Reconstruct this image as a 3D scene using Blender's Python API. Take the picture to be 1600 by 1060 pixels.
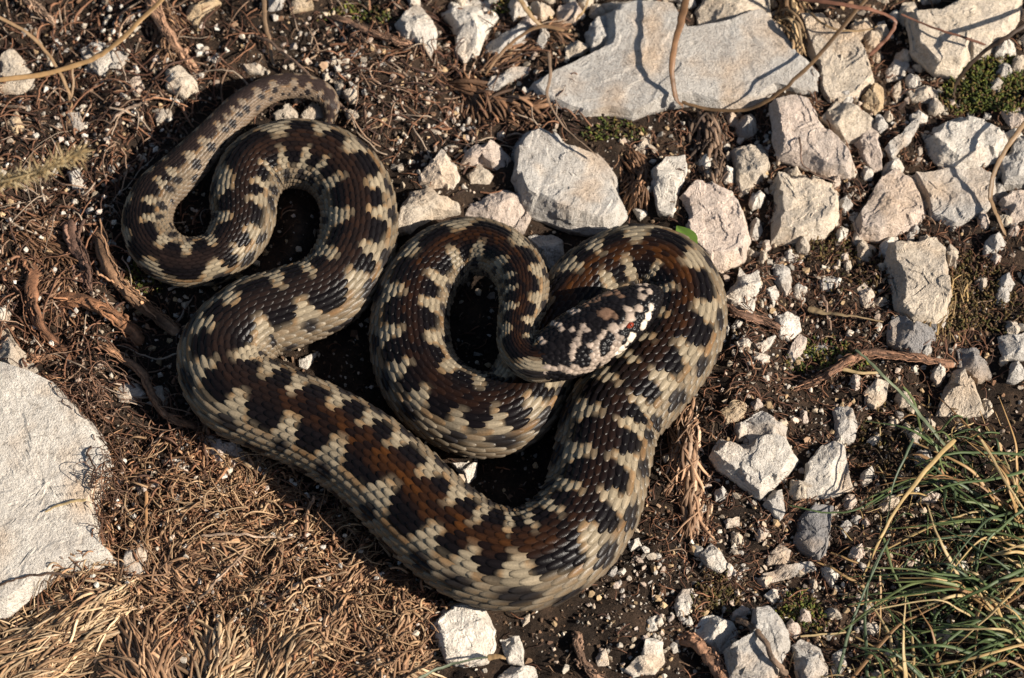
import bpy, math, random
import numpy as np
from mathutils import Vector
sc = bpy.context.scene
for o in list(bpy.data.objects): bpy.data.objects.remove(o)
col = sc.collection
R = math.radians

# ------------------------------------------------------------------ camera, sky, sun, exposure
S = 0.34 / 1600            # metres per photo pixel on the ground
DIST, TILT = 1.0, R(28)
FPX = DIST / S
CAM = np.array([0, -DIST * math.sin(TILT), DIST * math.cos(TILT)])
cd = bpy.data.cameras.new('camera'); cam = bpy.data.objects.new('camera', cd); col.objects.link(cam)
cam.location = CAM; cam.rotation_euler = (TILT, 0, 0)
cd.sensor_width = 36; cd.lens = 36 * FPX / 1600; cd.clip_start = 0.05; cd.clip_end = 100
cd.dof.use_dof = True; cd.dof.focus_distance = 0.975; cd.dof.aperture_fstop = 15
sc.camera = cam
SUN_EL, SUN_AZ = R(35), R(-19)         # sun stands to the right and a little towards the viewer
sd = Vector((math.cos(SUN_EL) * math.cos(SUN_AZ), math.cos(SUN_EL) * math.sin(SUN_AZ), math.sin(SUN_EL)))
w = bpy.data.worlds.new('World'); sc.world = w; w.use_nodes = True
nt = w.node_tree; sky = nt.nodes.new('ShaderNodeTexSky'); sky.sky_type = 'NISHITA'; sky.sun_disc = False
sky.sun_elevation = SUN_EL; sky.sun_rotation = math.atan2(sd.x, sd.y)
bg = nt.nodes['Background']; bg.inputs[1].default_value = 0.05
nt.links.new(sky.outputs[0], bg.inputs[0])
ld = bpy.data.lights.new('sun', 'SUN'); ld.energy = 5.0; ld.angle = R(0.53); ld.color = (1, .92, .81)
lo = bpy.data.objects.new('sun', ld); col.objects.link(lo); lo.rotation_euler = sd.to_track_quat('Z', 'Y').to_euler()
lo.location = sd * 3
sc.view_settings.view_transform = 'Standard'; sc.view_settings.look = 'None'
sc.view_settings.exposure = 1.0; sc.view_settings.gamma = 1; sc.view_settings.use_curve_mapping = False
sc.cycles.max_bounces = 6

rng = np.random.default_rng(7)
ct, st = math.cos(TILT), math.sin(TILT)
def unproj(u, v, z=0.0):
    """photo pixel -> point on the horizontal plane at height z (metres)"""
    u = np.asarray(u, float); v = np.asarray(v, float); z = np.asarray(z, float)
    a = (u - 800) / FPX; b = -(v - 530) / FPX
    dx, dy, dz = a, st + b * ct, -ct + b * st
    t = (z - CAM[2]) / dz
    return np.stack([CAM[0] + t * dx, CAM[1] + t * dy, np.broadcast_to(z, dx.shape) + 0 * dx], -1)
def proj(p):
    q = p - CAM; d = q[..., 1] * st - q[..., 2] * ct; up = q[..., 1] * ct + q[..., 2] * st
    return np.stack([800 + FPX * q[..., 0] / d, 530 - FPX * up / d], -1)

# ------------------------------------------------------------------ noise
_T = np.random.default_rng(3).random(65536)
def _h(i, j, k):
    return _T[(i * 73856093 ^ j * 19349663 ^ k * 83492791) & 65535]
def vnoise(p):
    i = np.floor(p).astype(np.int64); f = p - i; f = f * f * (3 - 2 * f)
    x, y, z = i[..., 0], i[..., 1], i[..., 2]; r = 0
    for a in (0, 1):
        wa = f[..., 0] if a else 1 - f[..., 0]
        for b in (0, 1):
            wb = f[..., 1] if b else 1 - f[..., 1]
            for c in (0, 1):
                r = r + wa * wb * (f[..., 2] if c else 1 - f[..., 2]) * _h(x + a, y + b, z + c)
    return r * 2 - 1
def fbm(p, oct=3, gain=.5):
    r = 0; a = 1
    for o in range(oct):
        r = r + a * vnoise(p * 2 ** o + 17.3 * o); a *= gain
    return r

# ------------------------------------------------------------------ mesh and object helpers
def mesh(name, V, F, colors=None, smooth=True, mat=None):
    V = np.ascontiguousarray(V, np.float32).reshape(-1, 3)
    me = bpy.data.meshes.new(name)
    Fs = F if isinstance(F, list) else [F]
    Fs = [np.asarray(f, np.int32) for f in Fs if len(f)]
    tot = np.concatenate([np.full(len(f), f.shape[1], np.int32) for f in Fs])
    loops = np.concatenate([f.ravel() for f in Fs])
    me.vertices.add(len(V)); me.vertices.foreach_set('co', V.ravel())
    me.loops.add(len(loops)); me.loops.foreach_set('vertex_index', loops)
    me.polygons.add(len(tot))
    me.polygons.foreach_set('loop_start', np.concatenate([[0], np.cumsum(tot)[:-1]]).astype(np.int32))
    me.polygons.foreach_set('use_smooth', np.full(len(tot), smooth))
    me.update(calc_edges=True)
    if colors is not None:
        c = np.ones((len(V), 4), np.float32); c[:, :3] = colors
        at = me.color_attributes.new('Col', 'FLOAT_COLOR', 'POINT'); at.data.foreach_set('color', c.ravel())
    if mat: me.materials.append(mat)
    return me
def obj(name, me, parent=None, label=None, cat=None, group=None, kind=None, loc=None):
    o = bpy.data.objects.new(name, me); col.objects.link(o)
    if parent: o.parent = parent
    if label: o['label'] = label
    if cat: o['category'] = cat
    if group: o['group'] = group
    if kind: o['kind'] = kind
    if loc is not None: o.location = loc
    return o
def place(name, V, F, mat, colors=None, smooth=True, origin=None, **k):
    """mesh whose origin lies at its own base"""
    V = np.asarray(V, float).reshape(-1, 3)
    if origin is None:
        origin = np.array([V[:, 0].mean(), V[:, 1].mean(), max(V[:, 2].min(), -.002)])
    return obj(name, mesh(name, V - origin, F, colors, smooth, mat), loc=origin, **k)

def material(name, build):
    m = bpy.data.materials.new(name); m.use_nodes = True
    n = m.node_tree; b = n.nodes['Principled BSDF']; build(n, b); return m
def N(n, t, **k):
    x = n.nodes.new(t)
    for a, v in k.items():
        if a in x.inputs: x.inputs[a].default_value = v
        else: setattr(x, a, v)
    return x
def noise(n, scale, detail=5, rough=.6, vec=None):
    x = n.nodes.new('ShaderNodeTexNoise'); x.inputs['Scale'].default_value = scale
    x.inputs['Detail'].default_value = detail; x.inputs['Roughness'].default_value = rough
    if vec is not None: n.links.new(vec, x.inputs['Vector'])
    return x
def ramp(n, src, stops):
    r = n.nodes.new('ShaderNodeValToRGB'); e = r.color_ramp.elements
    while len(e) < len(stops): e.new(.5)
    for x, (p, c) in zip(e, stops):
        x.position = p; x.color = (*c, 1) if len(c) == 3 else c
    n.links.new(src, r.inputs[0]); return r
def mix(n, f, a, b, mode='MIX'):
    m = n.nodes.new('ShaderNodeMix'); m.data_type = 'RGBA'; m.blend_type = mode
    for i, v in ((0, f), (6, a), (7, b)):
        if hasattr(v, 'links'): n.links.new(v, m.inputs[i])
        elif isinstance(v, (int, float)): m.inputs[i].default_value = v
        else: m.inputs[i].default_value = (*v, 1)
    return m.outputs[2]
def bump(n, b, h, strength, dist):
    x = n.nodes.new('ShaderNodeBump'); x.inputs['Strength'].default_value = strength
    x.inputs['Distance'].default_value = dist
    n.links.new(h, x.inputs['Height']); n.links.new(x.outputs[0], b.inputs['Normal'])

def m_rock(n, b):
    tc = N(n, 'ShaderNodeNewGeometry').outputs['Position']; oi = N(n, 'ShaderNodeObjectInfo')
    n1 = noise(n, 70, 5, .6, tc); n2 = noise(n, 380, 7, .72, tc); n3 = noise(n, 1500, 3, .7, tc); n4 = noise(n, 45, 3, .5, tc)
    c = mix(n, ramp(n, n1.outputs[0], [(.42, (0, 0, 0)), (.70, (.6,) * 3)]).outputs[0], oi.outputs['Color'], (.33, .29, .25))
    c = mix(n, ramp(n, n4.outputs[0], [(.50, (0, 0, 0)), (.68, (.6,) * 3)]).outputs[0], c, (.46, .32, .20))
    c = mix(n, .85, c, ramp(n, n2.outputs[0], [(.28, (.30, .27, .25)), (.40, (.88, .86, .84)), (.58, (1.1, 1.1, 1.1)), (.78, (1.42, 1.4, 1.36))]).outputs[0], 'MULTIPLY')
    c = mix(n, .55, c, ramp(n, n3.outputs[0], [(.32, (.35, .33, .3)), (.5, (1, 1, 1))]).outputs[0], 'MULTIPLY')
    v = N(n, 'ShaderNodeTexVoronoi', Scale=70.0); v.feature = 'DISTANCE_TO_EDGE'
    nv = noise(n, 60, 4, .6, tc); vv = mix(n, .03, tc, nv.outputs['Color'], 'ADD'); n.links.new(vv, v.inputs['Vector'])
    crack = ramp(n, v.outputs[0], [(.0, (.30, .27, .24)), (.012, (1, 1, 1))])
    gate = ramp(n, noise(n, 33, 2, .5, tc).outputs[0], [(.53, (0, 0, 0)), (.6, (.8,) * 3)])
    c = mix(n, gate.outputs[0], c, mix(n, 1.0, c, crack.outputs[0], 'MULTIPLY'))
    n.links.new(c, b.inputs['Base Color']); b.inputs['Roughness'].default_value = .85
    b.inputs['Specular IOR Level'].default_value = .25
    h = N(n, 'ShaderNodeMath', operation='MULTIPLY_ADD'); n.links.new(n3.outputs[0], h.inputs[0]); h.inputs[1].default_value = .45
    n.links.new(n2.outputs[0], h.inputs[2]); bump(n, b, h.outputs[0], .9, .0016)
M_ROCK = material('limestone', m_rock)

def m_soil(n, b):
    tc = N(n, 'ShaderNodeNewGeometry').outputs['Position']
    n1 = noise(n, 60, 5, .6, tc); n2 = noise(n, 700, 6, .75, tc); n3 = noise(n, 2200, 2, .6, tc)
    c = ramp(n, n1.outputs[0], [(.3, (.012, .008, .006)), (.5, (.030, .019, .012)), (.7, (.065, .040, .025))]).outputs[0]
    c = mix(n, .8, c, ramp(n, n2.outputs[0], [(.3, (.3, .28, .26)), (.55, (1, 1, 1)), (.75, (1.9, 1.7, 1.5))]).outputs[0], 'MULTIPLY')
    c = mix(n, ramp(n, n3.outputs[0], [(.64, (0, 0, 0)), (.72, (.6,) * 3)]).outputs[0], c, (.11, .08, .055))
    n.links.new(c, b.inputs['Base Color']); b.inputs['Roughness'].default_value = .9
    b.inputs['Specular IOR Level'].default_value = .2
    bump(n, b, n2.outputs[0], 1, .0015)
M_SOIL = material('dark_humus_soil', m_soil)

def m_col(rough, spec, nscale, namp, fib=False, trans=0.0, bmp=.3):
    def f(n, b):
        a = N(n, 'ShaderNodeVertexColor', layer_name='Col'); tc = N(n, 'ShaderNodeNewGeometry').outputs['Position']
        x = noise(n, nscale, 4, .65, tc)
        c = mix(n, 1.0, a.outputs[0], ramp(n, x.outputs[0], [(.25, (1 - namp,) * 3), (.75, (1 + namp,) * 3)]).outputs[0], 'MULTIPLY')
        n.links.new(c, b.inputs['Base Color']); b.inputs['Roughness'].default_value = rough
        b.inputs['Specular IOR Level'].default_value = spec
        if trans:
            b.inputs['Transmission Weight'].default_value = 0
            t = N(n, 'ShaderNodeBsdfTranslucent'); n.links.new(c, t.inputs[0])
            m = N(n, 'ShaderNodeMixShader'); m.inputs[0].default_value = trans
            n.links.new(b.outputs[0], m.inputs[1]); n.links.new(t.outputs[0], m.inputs[2])
            n.links.new(m.outputs[0], n.nodes['Material Output'].inputs[0])
        if bmp: bump(n, b, x.outputs[0], bmp, .0006)
    return f
M_SNAKE = material('snake_skin', m_col(.30, .10, 1600, .22, bmp=.15))
M_ROOT = material('root_bark', m_col(.75, .3, 900, .45, bmp=.8))
M_FIBRE = material('dead_fibre', m_col(.7, .3, 700, .35))
M_GRASS = material('grass_blade', m_col(.5, .4, 500, .2, trans=.3, bmp=0))
M_GRIT = material('grit_stone', m_col(.85, .25, 1200, .3, bmp=.6))
M_MOSS = material('moss_leaf', m_col(.7, .3, 300, .35, trans=.25, bmp=0))

# ------------------------------------------------------------------ the snake's path (photo pixels, tail tip to snout): x, y, width, base height, half height (0: from width)
PATH = [(505,212,8,2,0),(514,190,18,6,0),(517,165,29,14,0),(500,143,38,20,0),(460,134,42,24,0),(418,142,47,26,0),(378,168,53,25,0),(334,213,58,20,0),
 (286,264,70,12,0),(243,305,76,4,0),(230,352,80,0,0),(250,392,82,0,0),(293,410,82,0,0),(345,398,86,0,0),(378,352,98,0,0),(382,300,108,0,0),
 (405,258,112,0,0),(455,240,116,0,0),(512,252,118,0,0),(550,292,120,0,0),(561,345,121,0,0),(552,400,123,0,0),(515,452,127,0,0),(452,480,132,0,0),
 (392,503,137,0,0),(350,550,141,0,0),(366,606,142,0,0),(424,638,141,0,0),(490,666,143,0,0),(558,706,146,0,0),(618,758,150,0,0),(680,818,154,0,0),
 (745,862,157,0,0),(815,874,158,0,0),(880,845,156,0,0),(923,788,151,0,0),(940,720,149,0,0),(958,652,149,0,0),(1008,592,150,0,0),(1054,532,142,0,0),
 (1067,472,134,0,0),(1042,424,128,0,0),(990,410,124,0,0),(930,436,120,0,0),(890,480,118,0,0),(855,530,118,0,0),(832,590,124,0,0),(800,636,132,0,0),
 (752,648,136,0,0),(698,630,133,0,0),(655,585,128,0,0),(640,520,124,0,0),(650,455,118,0,0),(685,408,110,4,0),(735,386,99,16,0),(783,396,89,38,0),
 (813,430,83,62,0),(818,470,76,80,0),(810,508,66,94,0),(810,542,62,104,24),(833,563,68,108,25),(868,553,92,109,29),(903,535,103,109,32),
 (940,513,100,109,33),(975,491,88,109,31),(1002,474,67,111,26),(1019,463,44,114,19),(1028,457,20,118,10),(1031,455,5,121,3)]
PATH = np.array(PATH, float)
def catmull(P, n):
    P = np.vstack([2 * P[0] - P[1], P, 2 * P[-1] - P[-2]]); out = []
    t = np.linspace(0, 1, n, endpoint=False)[:, None]
    for i in range(1, len(P) - 2):
        a, b, c, d = P[i - 1:i + 3]
        out.append(.5 * (2 * b + (c - a) * t + (2 * a - 5 * b + 4 * c - d) * t ** 2 + (3 * b - a - 3 * c + d) * t ** 3))
    return np.vstack(out + [P[-2][None]])
_d = np.array(PATH); _d[:, 4] = np.where(_d[:, 4] == 0, .385 * _d[:, 2], _d[:, 4])
_d = catmull(_d, 24)
SP_PX = _d[:, :2]
SP_A = np.maximum(_d[:, 2], 2) / 2 * S; SP_B = np.maximum(_d[:, 4], 1) * S
SP_ZC = _d[:, 3] * S + SP_B
SP = unproj(SP_PX[:, 0], SP_PX[:, 1], SP_ZC)
SP_A = SP_A * (1 - SP_ZC / CAM[2])
def snake_clear(u, v, k=.5):
    """True where the pixel lies outside the snake's outline (low parts of it)"""
    u = np.asarray(u, float).ravel(); v = np.asarray(v, float).ravel(); ok = np.ones(len(u), bool)
    for i in range(0, len(SP_PX), 4):
        if SP_ZC[i] - SP_B[i] > 60 * S: continue
        ok &= (u - SP_PX[i, 0]) ** 2 + (v - SP_PX[i, 1]) ** 2 > (k * _d[i, 2]) ** 2
    return ok

# ------------------------------------------------------------------ ground
def terr(x, y):
    x = np.asarray(x, float); y = np.asarray(y, float)
    p = np.stack([x, y, 0 * x], -1)
    d = np.full(x.shape, 9.0)                       # flat bed under the snake, hummocky litter away from it
    for i in range(0, len(SP), 14):
        if SP_ZC[i] < .016 or i < 200: d = np.minimum(d, np.hypot(x - SP[i, 0], y - SP[i, 1]) - SP_A[i])
    m = np.clip((d + .001) / .010, 0, 1); m = m * m * (3 - 2 * m)
    return .0030 * fbm(p * 14 + 5, 2) * (.3 + .7 * m) + (.0008 + .0028 * m) * fbm(p * 52 + 9, 3) - .0012 + .0012 * m - .0065 * m * sum(np.exp(-((x - cx) ** 2 + (y - cy) ** 2) / (2 * sg ** 2)) for cx, cy, sg in ((-.117, .078, .011), (-.098, .096, .008), (-.127, .055, .009), (-.115, .012, .009)))
def axis(lim, step, far):
    a = np.arange(0, lim + step / 2, step); b = [a[-1]]; s = step
    while b[-1] < far: s *= 1.35; b.append(b[-1] + s)
    a = np.concatenate([a, b[1:]]); return np.concatenate([-a[:0:-1], a])
gx, gy = axis(.33, .0013, 6), axis(.29, .0013, 6)
X, Y = np.meshgrid(gx, gy); Z = terr(X, Y) + .0006 * fbm(np.stack([X, Y, 0 * X], -1) * 330, 2)
ny, nx = X.shape; ii = np.arange(ny * nx).reshape(ny, nx)
obj('ground', mesh('ground', np.stack([X, Y, Z], -1), np.stack([ii[:-1, :-1], ii[:-1, 1:], ii[1:, 1:], ii[1:, :-1]], -1).reshape(-1, 4), mat=M_SOIL), kind='structure')
def on_ground(u, v, lift=0.0):
    p = unproj(u, v, 0.0); p = unproj(u, v, terr(p[..., 0], p[..., 1])); p = unproj(u, v, terr(p[..., 0], p[..., 1]))
    p[..., 2] = terr(p[..., 0], p[..., 1]) + lift; return p
# ------------------------------------------------------------------ the snake
seg = np.linalg.norm(np.diff(SP, axis=0), axis=1); SL = np.concatenate([[0], np.cumsum(seg)])
_T3 = np.gradient(SP, SL, axis=0)
for _ in range(6): _T3[1:-1] = (_T3[:-2] + 2 * _T3[1:-1] + _T3[2:]) / 4
_T3 /= np.linalg.norm(_T3, axis=1)[:, None]
def smooth_arr(a, n):
    for _ in range(n): a[1:-1] = (a[:-2] + 2 * a[1:-1] + a[2:]) / 4
    return a
SP_A = smooth_arr(SP_A.copy(), 10); SP_B = smooth_arr(SP_B.copy(), 10)
def itp(s, a): return np.stack([np.interp(s, SL, a[:, k]) for k in range(a.shape[1])], -1) if a.ndim == 2 else np.interp(s, SL, a)
S_HEAD = SL[np.argmin(np.hypot(SP_PX[:, 0] - 838, SP_PX[:, 1] - 562) + (np.arange(len(SL)) < len(SL) * .86) * 999)]
S_END = SL[-1]
def surf(s, phi, h):
    """point on the skin: s along the body, phi round it (0 = back), h above the skin"""
    P = itp(s, SP); T = itp(s, _T3); T /= np.linalg.norm(T, axis=-1)[..., None]
    a, b = itp(s, SP_A), itp(s, SP_B); roll = .5 * np.interp(s, [S_HEAD * .02, S_HEAD * .04, S_HEAD * .14, S_HEAD * .19], [.3, 1, 1, 0])
    Bv = np.cross(T, [0, 0, 1.0]); Bv /= np.linalg.norm(Bv, axis=-1)[..., None]
    Nv = np.cross(Bv, T)
    hd = np.clip((s - S_HEAD) / (12 * S), 0, 1)
    e = 1 - .14 * hd                     # head: flatter crown
    sn, cs = np.sin(phi + roll), np.cos(phi + roll)
    x = np.sign(sn) * np.abs(sn) ** e; z = np.sign(cs) * np.abs(cs) ** e
    z = np.where(z < -.75, -.75 - (-.75 - z) * .35, z)
    nb = sn / a; nn = cs / b; L = np.sqrt(nb ** 2 + nn ** 2); nb, nn = nb / L, nn / L
    return P + Bv * (a * x + h * nb)[..., None] + Nv * (b * z + h * nn)[..., None], Bv * nb[..., None] + Nv * nn[..., None]
# --- rows of overlapping scales: 21 round the body
NJ = 12; DPHI = R(7.7)
def row_phi(j): return DPHI * j * (1 + .036 * np.abs(j))
def phi_row(p): return np.sign(p) * (-1 + np.sqrt(1 + .12 * np.abs(p) / R(8.7))) / .06      # rows of the pattern
sc_s = []; s = 6 * S
while s < S_HEAD + 14 * S:
    wpx = np.interp(s, SL, SP_A) * 2 / S; d = (3.6 + .094 * wpx) * S
    sc_s.append((s, d)); s += d
cs_, cd_, cj_ = [], [], []
for j in range(-NJ, NJ + 1):
    for (s, d) in sc_s: cs_.append(s + (d / 2 if j % 2 else 0)); cd_.append(d); cj_.append(j)
cs_, cd_, cj_ = map(np.array, (cs_, cd_, cj_)); keep = cs_ < S_HEAD + 10 * S; cs_, cd_, cj_ = cs_[keep], cd_[keep], cj_[keep]
cpos, cnor = surf(cs_, row_phi(cj_), np.zeros(len(cs_)))
cpx = proj(cpos); cvis = np.einsum('ij,ij->i', cnor, CAM - cpos) > .15
# --- where the pale wedges cut into the dark dorsal band (read off the photo, 6.154 x enlarged tiles)
TILES = {(180,100): [(1180,350),(1100,470),(960,600),(790,750),(630,850),(430,920),(320,1000),(1260,400),(1130,560),(900,800),(650,880),(480,1000),(1270,230),(1370,220),(1500,150)],
 (180,270): [(280,90),(245,240),(290,430),(470,650),(680,850),(990,880),(1190,730),(375,50),(310,170),(300,330),(370,490),(545,690),(800,820),(1085,740),(1240,190),(1240,510),(1320,60),(1290,250),(1275,510)],
 (400,170): [(60,490),(290,270),(620,260),(890,400),(1060,730),(230,350),(500,330),(720,430),(870,570),(950,770),(1220,960),(930,1020)],
 (400,340): [(1060,300),(880,510),(520,570),(130,700),(920,250),(740,400),(500,530),(190,580)],
 (250,440): [(560,170),(430,450),(490,780),(700,210),(530,390),(510,580),(680,780),(980,880)],
 (250,580): [(830,140),(1240,220),(1470,150)],
 (480,580): [(240,370),(530,530),(790,700),(340,250),(620,440),(930,680),(1130,980)],
 (520,740): [(690,60),(830,230),(1090,500),(1420,690),(1060,310),(1350,480)],
 (740,780): [(400,490),(720,470),(1060,230),(370,380),(620,330),(880,130)],
 (840,620): [(600,880),(660,540),(710,230),(440,870),(490,490),(600,130)],
 (900,480): [(440,840),(680,590),(980,300),(380,720),(600,490),(810,270)],
 (880,340): [(1220,820),(1070,390),(650,240),(310,340),(170,490),(1020,900),(1080,650),(920,400),(570,370),(310,540)],
 (560,330): [(1180,230),(870,290),(640,490),(470,720),(360,960),(1180,320),(900,360),(680,560),(540,820),(1430,290),(1350,520)],
 (560,480): [(370,420),(520,800),(470,210),(500,500),(670,770),(960,950),(1310,940),(818,996)],
 (640,570): [(620,520),(900,490),(1150,300),(1130,180),(1430,220)],
 (720,330): [(540,700),(550,960),(480,620),(450,900)]}
notch = {1: [], -1: []}
for (x0, y0), pts in TILES.items():
    for zx, zy in pts:
        q = np.array([x0 + zx / 6.154, y0 + zy / 6.154])
        d = np.hypot(*(cpx - q).T) + (~cvis) * 999 + (np.abs(cj_) > 6) * 999 + (cpos[:, 2] < 0) * 999
        # neck and the loops below the head are told apart by height: the highest visible skin wins
        k = np.argsort(d)[:6]; k = k[d[k] < d[k[0]] + 6]; i = k[np.argmax(cpos[k, 2])]
        sg = 1 if cj_[i] >= 0 else -1
        if cj_[i] == 0:                                   # decide by the finer position
            dl = surf(np.array([cs_[i]]), np.array([.1]), np.zeros(1))[0]; sg = 1 if np.dot(proj(dl)[0] - cpx[i], q - cpx[i]) > 0 else -1
        notch[sg].append((cs_[i], np.clip(abs(phi_row(row_phi(cj_[i]))) - .2, .3, 1.5)))
def band(side):
    L = sorted(notch[side]); out = []
    for s0, j0 in L:
        wp = np.interp(s0, SL, SP_A) * 2
        if out and s0 - out[-1][0] < .28 * wp: out[-1] = (out[-1][0], min(out[-1][1], j0)); continue
        out.append((s0, j0))
    full = []; prev = 0.0
    for s0, j0 in out + [(S_HEAD, 2)]:
        while True:
            wp = np.interp(prev, SL, SP_A) * 2; step = max(.62 * wp, 14 * S)
            if s0 - prev > step * 1.75: prev += step * rng.uniform(.9, 1.1); full.append((prev, rng.uniform(1.0, 2.0)))
            else: break
        full.append((s0, j0)); prev = s0
    return np.array(full)
BAND = {1: band(1), -1: band(-1)}
for sg in (1, -1):                              # opposite wedges meet only where both were seen to reach the midline
    B, O = BAND[sg], BAND[-sg]; k = np.abs(B[:, :1] - O[None, :, 0]).argmin(1); lone = (B[:, 1] > .6) | (O[k, 1] > .6); B[:, 1] = np.where(lone, np.maximum(B[:, 1], .95), B[:, 1])
def darkness(s, j):
    """> 0 inside the dark band (signed rows), and the lateral spots"""
    out = np.zeros(s.shape); spot = np.zeros(s.shape)
    for sg in (1, -1):
        B = BAND[sg]; m = j * sg >= 0 if sg == 1 else j < 0
        k = np.clip(np.searchsorted(B[:, 0], s) - 1, 0, len(B) - 2)
        x = np.clip((s - B[k, 0]) / (B[k + 1, 0] - B[k, 0]), 0, 1)
        j0 = B[k, 1] + (B[k + 1, 1] - B[k, 1]) * x
        f = sstep(.27, .84, np.sin(np.pi * x))
        jm = 4.65 + .7 * vnoise(np.stack([B[k, 0] * 300, 0 * s + sg, 0 * s], -1))
        hw = j0 + (jm - j0) * f
        v = hw - np.abs(j) + .38 * fbm(np.stack([s * 190, j * .8, 0 * s], -1), 2)
        dd = np.minimum(x, 1 - x) * (B[k + 1, 0] - B[k, 0])
        wp = np.interp(s, SL, SP_A) * 2
        n2 = vnoise(np.stack([np.round(x) * 3 + k * 1.7, 0 * s + sg * 5, 0 * s], -1))
        sp = 1.2 - np.hypot(dd / (.125 * wp), (np.abs(j) - 6.3 - .4 * n2) / 1.15) + .3 * n2
        sp2 = 1.0 - np.hypot((dd - .28 * wp) / (.11 * wp), (np.abs(j) - 8.7) / 1.0)
        out = np.where(m, v, out); spot = np.where(m, np.maximum(sp, sp2), spot)
    return out, spot
def sstep(a, b, x): t = np.clip((x - a) / (b - a), 0, 1); return t * t * (3 - 2 * t)
PALE = np.array([.208, .167, .112]); FLANK = np.array([.160, .131, .094]); ORNG = np.array([.15, .075, .024])
BRWN = np.array([.034, .0125, .0038]); BLK = np.array([.0045, .0034, .0036]); BLUE = np.array([.008, .008, .011]); GREYB = np.array([.13, .105, .082])
def skin_colour(s, j, bright, edge):
    d, spot = darkness(s, j); aj = np.abs(j)[:, None]
    c = PALE + (FLANK - PALE) * sstep(3.2, 6.5, aj); c = c + (GREYB - c) * sstep(7, 10.5, aj) * .8
    dk = sstep(-.6, .4, d)[:, None]
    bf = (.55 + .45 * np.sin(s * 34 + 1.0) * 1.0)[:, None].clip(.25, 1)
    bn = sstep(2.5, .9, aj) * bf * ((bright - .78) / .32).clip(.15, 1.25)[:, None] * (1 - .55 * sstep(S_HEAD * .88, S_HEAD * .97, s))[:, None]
    grey_top = sstep(S_HEAD * .46, S_HEAD * .34, s)[:, None]; tail = sstep(S_HEAD * .13, S_HEAD * .05, s)[:, None]
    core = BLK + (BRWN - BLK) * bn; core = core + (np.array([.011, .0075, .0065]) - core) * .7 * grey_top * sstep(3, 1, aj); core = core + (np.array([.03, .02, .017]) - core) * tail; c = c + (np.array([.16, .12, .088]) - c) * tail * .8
    c = c + (ORNG - c) * (np.exp(-((d + .45) / .35) ** 2) * .65)[:, None]
    c = c + (core - c) * dk
    sk = sstep(.05, .45, spot)[:, None] * (1 - dk); c = c + (BLUE - c) * sk * .93
    return c * bright[:, None] * edge[:, None]
# --- scale plates
us = np.array([-1, -.72, -.34, 0, .34, .72, 1.0]); vs = np.array([0, .16, .34, .52, .68, .82, .93, 1.0])
U, Vv = np.meshgrid(us, vs); U = U.ravel(); Vv = Vv.ravel(); n_s = len(cs_); K = len(U)
qv = (Vv - .44) / .57; hwv = .62 * np.clip(1 - np.abs(qv) ** 2.0, .006, 1) ** .58
Lsc = 1.78
s_v = cs_[:, None] - (Vv[None] - .42) * Lsc * cd_[:, None]
ph = row_phi(cj_[:, None] + U[None] * hwv[None])
wrow = np.interp(cs_, SL, SP_A) * DPHI * (1 + .07 * np.abs(cj_)); cjp = phi_row(row_phi(cj_))
rise = (-.10 + .24 * np.clip(Vv, 0, .86) - .3 * np.clip(Vv - .86, 0, 1)) * (1 - .25 * np.abs(U) ** 3) - .09 * (np.abs(U) > .95) - .12 * (Vv > .98)
keel = .08 * np.exp(-(U / .16) ** 2) * np.where(True, 1, 1) * np.clip(Vv * 3, 0, 1)
tilt_n = rng.normal(0, .03, n_s)
hh = (rise + keel)[None] * wrow[:, None] + (tilt_n * wrow)[:, None] * Vv[None]
hh = hh * np.where(np.abs(cj_) > 5, 1.15, 1)[:, None]
pl, _ = surf(np.clip(s_v.ravel(), 0, S_END), ph.ravel(), hh.ravel())
br = np.clip(rng.normal(1, .11, n_s), .7, 1.35)
sc_c = (.60 * cs_[:, None] + .40 * s_v).ravel(); jc = (.66 * cjp[:, None] + .34 * phi_row(ph)).ravel()
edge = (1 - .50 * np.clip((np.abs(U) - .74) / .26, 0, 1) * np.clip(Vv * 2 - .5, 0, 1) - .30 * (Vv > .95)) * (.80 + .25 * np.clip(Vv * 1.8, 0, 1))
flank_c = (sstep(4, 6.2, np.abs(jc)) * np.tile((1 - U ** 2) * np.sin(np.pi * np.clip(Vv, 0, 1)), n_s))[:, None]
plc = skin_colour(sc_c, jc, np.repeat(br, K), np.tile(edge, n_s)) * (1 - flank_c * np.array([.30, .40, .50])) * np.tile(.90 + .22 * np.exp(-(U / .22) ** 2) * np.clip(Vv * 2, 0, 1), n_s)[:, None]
g = np.arange(K).reshape(len(vs), len(us)); q1 = np.stack([g[:-1, :-1], g[:-1, 1:], g[1:, 1:], g[1:, :-1]], -1).reshape(-1, 4)
plf = (q1[None] + (np.arange(n_s) * K)[:, None, None]).reshape(-1, 4)
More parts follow.
